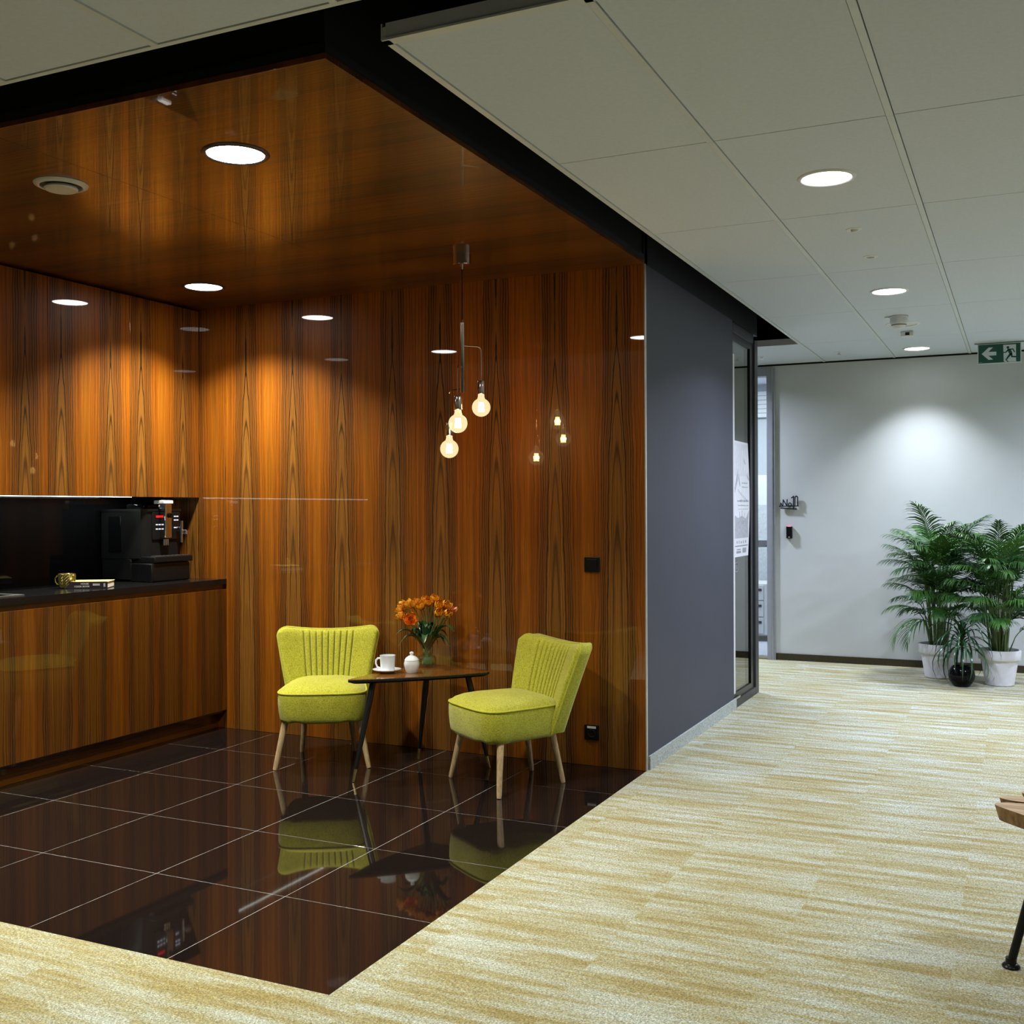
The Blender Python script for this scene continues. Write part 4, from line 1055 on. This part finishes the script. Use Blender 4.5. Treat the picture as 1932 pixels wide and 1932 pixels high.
# ---- exit sign
es = thing('exit_sign', 'green emergency exit sign with white arrow and running man', 'sign', (1.638, 6.85, 2.519))
SW, SH = 0.317, 0.160
def sgn(x, y):
    yt = 340 - 0.0734 * (x - 415); yb = 1000 - 0.0596 * (x - 415)
    return ((x - 415) / 1430 * SW - SW / 2, (1 - (y - yt) / (yb - yt)) * SH)
bm = new(); add_box(bm, -SW / 2, SW / 2, 0.0, 0.014, 0.0, SH, 0.001); obj('frame', bm, 'sign_white', es)
bm = new(); add_box(bm, -SW / 2 + 0.007, SW / 2 - 0.007, -0.0012, 0.0, 0.007, SH - 0.007); obj('green_panel', bm, 'sign_green', es, smooth=0)
def sprism(name, pts, mat, d): 
    bm = new(); add_prism(bm, [sgn(*q) for q in pts], -0.0012 - d, -0.0011, 'XZ'); obj(name, bm, mat, es, smooth=0)
sprism('arrow', [(552, 655), (785, 440), (925, 432), (775, 582), (1035, 572), (1035, 690), (775, 710), (930, 832), (780, 845)], 'sign_white', 0.0004)
sprism('doorway', [(1260, 345), (1672, 318), (1672, 870), (1700, 885), (1310, 912), (1272, 885)], 'sign_white', 0.0004)
def limb(pts, wd):
    ps = [Vector(sgn(*q)) for q in pts]; L_, R_ = [], []
    for i, q in enumerate(ps):
        t_ = (ps[min(i + 1, len(ps) - 1)] - ps[max(i - 1, 0)]).normalized(); n_ = Vector((-t_.y, t_.x)); L_.append(q + n_ * wd[i]); R_.append(q - n_ * wd[i])
    return [tuple(q) for q in L_ + R_[::-1]]
bm = new()
add_prism(bm, [(sgn(1411, 430)[0] + 0.0105 * cos(a * pi / 8), sgn(1411, 430)[1] + 0.0105 * sin(a * pi / 8)) for a in range(16)], -0.0024, -0.0015, 'XZ')
for pts, wd in (([(1262, 592), (1345, 590), (1420, 500)], [.004, .0045, .005]), ([(1400, 500), (1570, 478), (1632, 585)], [.005, .0055, .004]),
                ([(1430, 490), (1480, 570), (1520, 650)], [.010, .0125, .009]), ([(1500, 640), (1420, 740), (1350, 845), (1420, 900)], [.009, .007, .005, .003]),
                ([(1510, 620), (1540, 730), (1660, 735), (1752, 745)], [.009, .007, .006, .003])):
    add_prism(bm, limb(pts, wd), -0.0024, -0.0015, 'XZ')
obj('running_man', bm, 'sign_green', es, smooth=0)
bm = new(); add_box(bm, -SW / 2 + 0.010, -SW / 2 + 0.034, -0.0018, -0.001, 0.012, 0.015); obj('maker_mark', bm, 'ink_mid', es, smooth=0)
bm = new(); add_box(bm, -SW / 2 - 0.022, SW / 2 + 0.022, -0.006, 0.02, SH + 0.005, CZ - 2.519); obj('mounting_rail', bm, 'sign_white', es, smooth=0)
bm = new(); add_box(bm, -SW / 2 - 0.022, SW / 2 + 0.022, -0.0065, 0.02, SH + 0.001, SH + 0.005); obj('rail_shadow_strip', bm, 'grey_dark', es, smooth=0)  # dark strip standing in for the shadow below the mounting rail

# ---- ceiling devices
def disc_thing(name, label, cat, x, y, prof, mat, part, extra=()):
    t = thing(name, label, cat, (x, y, CZ)); bm = new(); add_lathe(bm, prof, 32); obj(part, bm, mat, t)
    for nm, pr, mt in extra: bm = new(); add_lathe(bm, pr, 28); obj(nm, bm, mt, t)
    return t
disc_thing('presence_sensor', 'small flush white sensor with cone lens, nearest in the tile ceiling', 'sensor', 1.086, 2.72, [(0.016, 0), (0.020, -0.004), (0.034, -0.003), (0.036, 0)], 'white_plastic', 'ring', [('lens', [(0.016, -0.002), (0.012, -0.013), (0.0, -0.018)], 'vent_metal')])
disc_thing('emergency_light', 'small round emergency light with dark centre behind the cone sensor', 'light', 1.085, 3.34, [(0.020, 0), (0.022, -0.005), (0.036, -0.003), (0.038, 0)], 'white_plastic', 'ring', [('lens', [(0.0205, -0.002), (0.010, -0.006), (0.0, -0.007)], 'ink_grey')])
t = disc_thing('smoke_detector', 'white smoke detector dome hanging in front of the round ceiling speaker', 'smoke detector', 1.040, 5.27, [(0.0, 0), (0.062, 0), (0.064, -0.012), (0.060, -0.016), (0.0, -0.016)], 'white_plastic', 'base',
               [('head', [(0.058, -0.016), (0.060, -0.042), (0.053, -0.056), (0.036, -0.078), (0.015, -0.088), (0.0, -0.088)], 'white_plastic')])
bm = new(); add_lathe(bm, [(0.0475, -0.0650), (0.0490, -0.0646), (0.0500, -0.0606), (0.0510, -0.0602)], 28); obj('vent_slot', bm, 'grey_dark', t)
bm = new(); add_lathe(bm, [(0.0, 0), (0.018, 0), (0.018, -0.01), (0.0, -0.011)], 20, (-0.075, 0.0, 0)); obj('indicator', bm, 'white_plastic', t)
disc_thing('ceiling_speaker', 'flat round ceiling speaker grille just beyond the smoke detector', 'speaker', 1.033, 5.62, [(0.094, 0), (0.096, -0.006), (0.116, -0.004), (0.120, 0)], 'white_plastic', 'ring', [('grille', [(0.094, -0.002), (0.0, -0.004)], 'vent_metal')])
t = thing('motion_sensor', 'small white box motion sensor with dark eye beyond the ceiling speaker', 'sensor', (1.029, 5.99, CZ))
bm = new(); add_box(bm, -0.045, 0.045, -0.03, 0.03, -0.038, 0, 0.006); obj('body', bm, 'white_plastic', t)
bm = new(); add_box(bm, -0.012, 0.018, -0.032, -0.025, -0.032, -0.010, 0.002); obj('eye', bm, 'black_plastic', t)
for x, lab in ((0.411, 'tiny flush sprinkler right of the passage in the last tile row'), (-0.236, 'tiny flush sprinkler at the left end of the last tile row')):
    disc_thing('sprinkler', lab, 'sprinkler', x, 6.86, [(0.010, 0), (0.014, -0.003), (0.034, -0.003), (0.036, 0)], 'white_plastic', 'rosette', [('head', [(0.010, -0.002), (0.010, -0.016), (0.016, -0.020), (0.0, -0.022)], 'chrome')])['group'] = 'sprinklers in the last tile row'

# ---- poster taped to the glass
ps = thing('poster', 'pale grey printed event poster taped to the meeting room glass', 'poster', (-0.017, 4.88, 1.04))
Wp, Hp = 0.455, 0.815
bm = new(); NX_, NZ_ = 32, 32
g = [[(0.004 + 0.012 * sin(pi * j / NZ_) * (i / NX_) ** 2, Wp * i / NX_, Hp * j / NZ_) for i in range(NX_ + 1)] for j in range(NZ_ + 1)]
V = [[bm.verts.new(q) for q in row] for row in g]
for j in range(NZ_):
    for i in range(NX_): bm.faces.new((V[j][i], V[j][i + 1], V[j + 1][i + 1], V[j + 1][i]))
sheet = obj('sheet', bm, 'paper_white', ps, smooth=60)
def pprint(name, polys, mat, lift=0.0012):
    bm = new()
    for poly in polys:
        vs = []
        for (a, b) in poly:
            y, z = a * Wp, b * Hp; vs.append(bm.verts.new((0.004 + 0.012 * sin(pi * b) * a ** 2 + lift, y, z)))
        bm.faces.new(vs)
    obj(name, bm, mat, ps, smooth=0, kind='stuff')
def bars(items): return [[(a, b), (a + w_, b), (a + w_, b + h_), (a, b + h_)] for a, b, w_, h_ in items]
grid = lambda a0, a1, b0, b1, n: [[(lerp(a0, a1, i / n), b0), (lerp(a0, a1, (i + 1) / n), b0), (lerp(a0, a1, (i + 1) / n), b1), (lerp(a0, a1, i / n), b1)] for i in range(n)]
pprint('printed_sky', grid(0.02, 0.97, 0.70, 0.98, 6), 'paper', 0.0003)
pprint('printed_script', bars([(0.10, 0.90, .07, .06), (0.22, 0.86, .05, .10), (0.34, 0.88, .06, .07), (0.47, 0.85, .04, .11), (0.58, 0.88, .08, .05), (0.14, 0.78, .04, .09), (0.26, 0.76, .07, .05), (0.40, 0.77, .05, .08), (0.52, 0.75, .06, .06), (0.66, 0.77, .07, .05)]), 'paper_white', 0.0006)
pprint('printed_roof', [[(0.05, 0.55), (0.32, 0.76), (0.30, 0.66), (0.10, 0.54)], [(0.36, 0.73), (0.46, 0.61), (0.42, 0.61), (0.34, 0.68)], [(0.70, 0.86), (0.80, 0.81), (0.78, 0.80), (0.70, 0.83)], [(0.85, 0.72), (0.97, 0.69), (0.97, 0.66), (0.88, 0.69)]], 'ink_mid', 0.0006)
rt_ = random.Random(9)
def dashes(a0, a1, b, h):
    out = []; a = a0
    while a < a1:
        w_ = rt_.uniform(.012, .045); out.append((a, b, min(w_, a1 - a), h * rt_.choice((.7, .7, 1.0)))); a += w_ + rt_.choice((.006, .006, .02))
    return out
pprint('printed_text', bars(dashes(.55, .88, .635, .012) + dashes(.55, .90, .602, .009) + dashes(.28, .95, .475, .020) + dashes(.30, .95, .440, .009) + dashes(.34, .90, .41, .005) + dashes(.38, .78, .30, .006) + dashes(.36, .80, .285, .006) + [(0.32 + .07 * k, .56 - .012 * k, .022, .024) for k in range(8)]), 'ink_grey', 0.0006)
pprint('printed_crowd', [[(0.03, 0.16), (0.12, 0.16), (0.12, 0.36), (0.03, 0.40)], [(0.12, 0.16), (0.30, 0.16), (0.30, 0.335), (0.12, 0.36)], [(0.30, 0.16), (0.55, 0.16), (0.55, 0.355), (0.30, 0.335)], [(0.55, 0.16), (0.78, 0.16), (0.78, 0.33), (0.55, 0.355)], [(0.78, 0.16), (0.96, 0.16), (0.96, 0.40), (0.78, 0.33)]] + bars([(0.40, .34, .03, .05), (0.54, .34, .03, .06), (0.70, .34, .03, .04)]), 'ink_mid', 0.0004)
pprint('printed_logos', bars([(0.22, .115, .06, .022), (0.36, .112, .04, .028), (0.48, .114, .07, .018), (0.62, .112, .05, .026), (0.76, .114, .06, .022), (0.12, .088, .82, .010), (0.20, .030, .30, .020), (0.22, .058, .26, .010), (0.60, .030, .24, .042)]), 'ink_grey', 0.0006)
st_ = thing('glass_sticker', 'small rounded outline sticker on the glass below the poster', 'sticker', (-0.0165, 4.99, 0.97))
bm = new(); add_tube(bm, [(0, 0.045 * cos(a) * (abs(cos(a)) ** -0.5 if abs(cos(a)) > .05 else 1), 0.032 * sin(a) * (abs(sin(a)) ** -0.5 if abs(sin(a)) > .05 else 1)) for a in [2 * pi * k / 28 + 0.01 for k in range(28)]], 0.0014, 5, closed=True)
obj('outline', bm, 'ink_mid', st_)
bm = new(); add_tube(bm, [(0, 0.018 * cos(2 * pi * k / 16), 0.012 * sin(2 * pi * k / 16)) for k in range(16)], 0.0014, 5, closed=True); obj('inner_ring', bm, 'ink_mid', st_)

# ---- office seen through the door
OY1 = 9.6
of = box('floor_office', -3.0, 1.5, FARY + 0.12, 11.0, -0.1, 0.0, 'carpet_grey', kind='structure')
box('wall_office', -3.0, 1.5, OY1 + 0.4, OY1 + 0.5, 0, 2.9, 'panel_pale', kind='structure')
box('wall_office_left', -3.1, -3.0, FARY + 0.12, OY1 + 0.5, 0, 2.9, 'panel_pale', kind='structure')
box('wall_office_right', 1.5, 1.6, FARY + 0.12, OY1 + 0.5, 0, 2.9, 'panel_pale', kind='structure')
box('ceiling_office', -3.0, 1.5, FARY + 0.12, OY1 + 0.5, 2.80, 2.88, 'white_blind', kind='structure')
area_rect('office_light', (-0.9, 8.5, 2.78), (0, 0, 0), 1.6, 1.2, P_OFFICE, (0.86, 0.93, 1.0))
bl = thing('window_blind', 'white slatted blind at the top of the office wall beyond the door', 'blind', (-0.8, OY1 + 0.35, 2.42))
for k in range(6):
    bm = new(); add_box(bm, -0.5, 0.5, -0.012, 0.012, 0.05 * k, 0.05 * k + 0.047, 0.003); obj('slat', bm, 'white_blind', bl)
pt = thing('partition_screen', 'pale free-standing screen with speckled lower panels behind the office door', 'screen', (-0.8, OY1, 0.55))
for z0, z1, mt, nm in ((0.0, 0.40, 'panel_speck', 'lower_panel'), (0.40, 0.47, 'panel_dark', 'dark_band'), (0.47, 0.86, 'panel_speck', 'middle_panel'), (0.86, 1.20, 'white_blind', 'top_panel')):
    bm = new(); add_box(bm, -0.6, 0.5, -0.02, 0.02, z0, z1 - 0.004, 0.002); obj(nm, bm, mt, pt)
bm = new(); add_prism(bm, [(0.02, 0.405), (0.06, 0.46), (0.12, 0.43), (0.10, 0.405)], -0.024, -0.02, 'XZ'); obj('printed_patch', bm, 'black_matte', pt, smooth=0)
bm = new()
for x in (-0.55, 0.45): add_box(bm, x - 0.02, x + 0.02, -0.02, 0.02, -0.55, 0.0); add_box(bm, x - 0.02, x + 0.02, -0.15, 0.15, -0.549, -0.53)
obj('foot_frame', bm, 'steel', pt, smooth=0)
dp = thing('drawer_pedestal', 'white office drawer pedestal on black castors behind the door', 'cabinet', (-0.70, 8.95, 0.0))
bm = new(); add_box(bm, -0.21, 0.25, -0.25, 0.25, 0.07, 0.60, 0.006); obj('body', bm, 'white_plastic', dp)
for z0, z1 in ((0.43, 0.585), (0.26, 0.42), (0.085, 0.25)):
    bm = new(); add_box(bm, -0.20, 0.08, -0.262, -0.25, z0, z1, 0.003); dr = obj('drawer', bm, 'white_plastic', dp)
    bm = new(); add_box(bm, 0.02, 0.06, -0.272, -0.262, z1 - 0.06, z1 - 0.035, 0.003); obj('handle', bm, 'grey_dark', dr)
for x, y in ((-0.17, -0.2), (0.2, -0.2), (-0.17, 0.2), (0.2, 0.2)):
    bm = new(); add_lathe(bm, [(0, -0.012), (0.033, -0.012), (0.035, 0), (0.033, 0.012), (0, 0.012)], 18)
    bmesh.ops.rotate(bm, verts=bm.verts[:], matrix=Matrix.Rotation(pi / 2, 3, 'Y')); bmesh.ops.translate(bm, verts=bm.verts[:], vec=(x, y, 0.036)); obj('caster', bm, 'black_plastic', dp)

# ================================================================== LIVE-EDGE TABLE AT THE RIGHT EDGE
tx, ty = 1.76, 1.01
lt = thing('live_edge_table', 'low live-edge wood slab table with black tube leg at right edge', 'table', (tx, ty, 0.001))
out_ = [(-0.048, 0.060), (-0.040, 0.085), (-0.015, 0.102), (0.03, 0.108), (0.075, 0.112), (0.085, 0.124), (0.050, 0.128), (0.005, 0.128), (-0.035, 0.150), (-0.030, 0.178), (0.02, 0.196), (0.075, 0.196), (0.100, 0.206), (0.07, 0.222), (0.032, 0.238), (0.030, 0.268), (0.09, 0.300),
        (0.25, 0.33), (0.55, 0.31), (0.78, 0.22), (0.84, 0.02), (0.80, -0.22), (0.60, -0.33), (0.34, -0.30), (0.16, -0.18), (0.06, -0.055), (0.0, 0.005)]
o2 = [Vector(p) for p in out_]
for _ in range(2):
    q = []
    for k in range(len(o2)):
        a, b = o2[k], o2[(k + 1) % len(o2)]; q += [a * .8 + b * .2, a * .2 + b * .8]
    o2 = q
bm = new(); cc = Vector((0.42, 0.0)); low = [cc + (p - cc) * 0.972 for p in o2]
top_ = [bm.verts.new((p.x, p.y, 0.470)) for p in o2]; bot_ = [bm.verts.new((p.x, p.y, 0.425)) for p in low]
for k in range(len(o2)):
    f = bm.faces.new((bot_[k], bot_[(k + 1) % len(o2)], top_[(k + 1) % len(o2)], top_[k])); f.material_index = 1
ft = bm.faces.new(top_); fb_ = bm.faces.new(list(reversed(bot_))); fb_.material_index = 1; bm.normal_update()
bmesh.ops.triangulate(bm, faces=[ft, fb_])
obj('tabletop', bm, ['slab_top', 'slab_end'], lt, smooth=0)
for fx, fy, ux, uy in ((0.0, 0.0, 0.10, -0.01), (0.66, 0.14, 0.58, 0.10), (0.52, -0.24, 0.46, -0.16)):
    bm = new(); add_tube(bm, [(ux, uy, 0.427), (fx, fy, 0.014)], 0.0125, 16); lg = obj('leg', bm, 'black_satin', lt)
    bm = new(); add_lathe(bm, [(0, 0.0005), (0.024, 0.0005), (0.026, 0.005), (0.022, 0.011), (0.016, 0.014), (0.0155, 0.03), (0, 0.03)], 24, (fx, fy, 0)); obj('foot', bm, 'black_satin', lg)
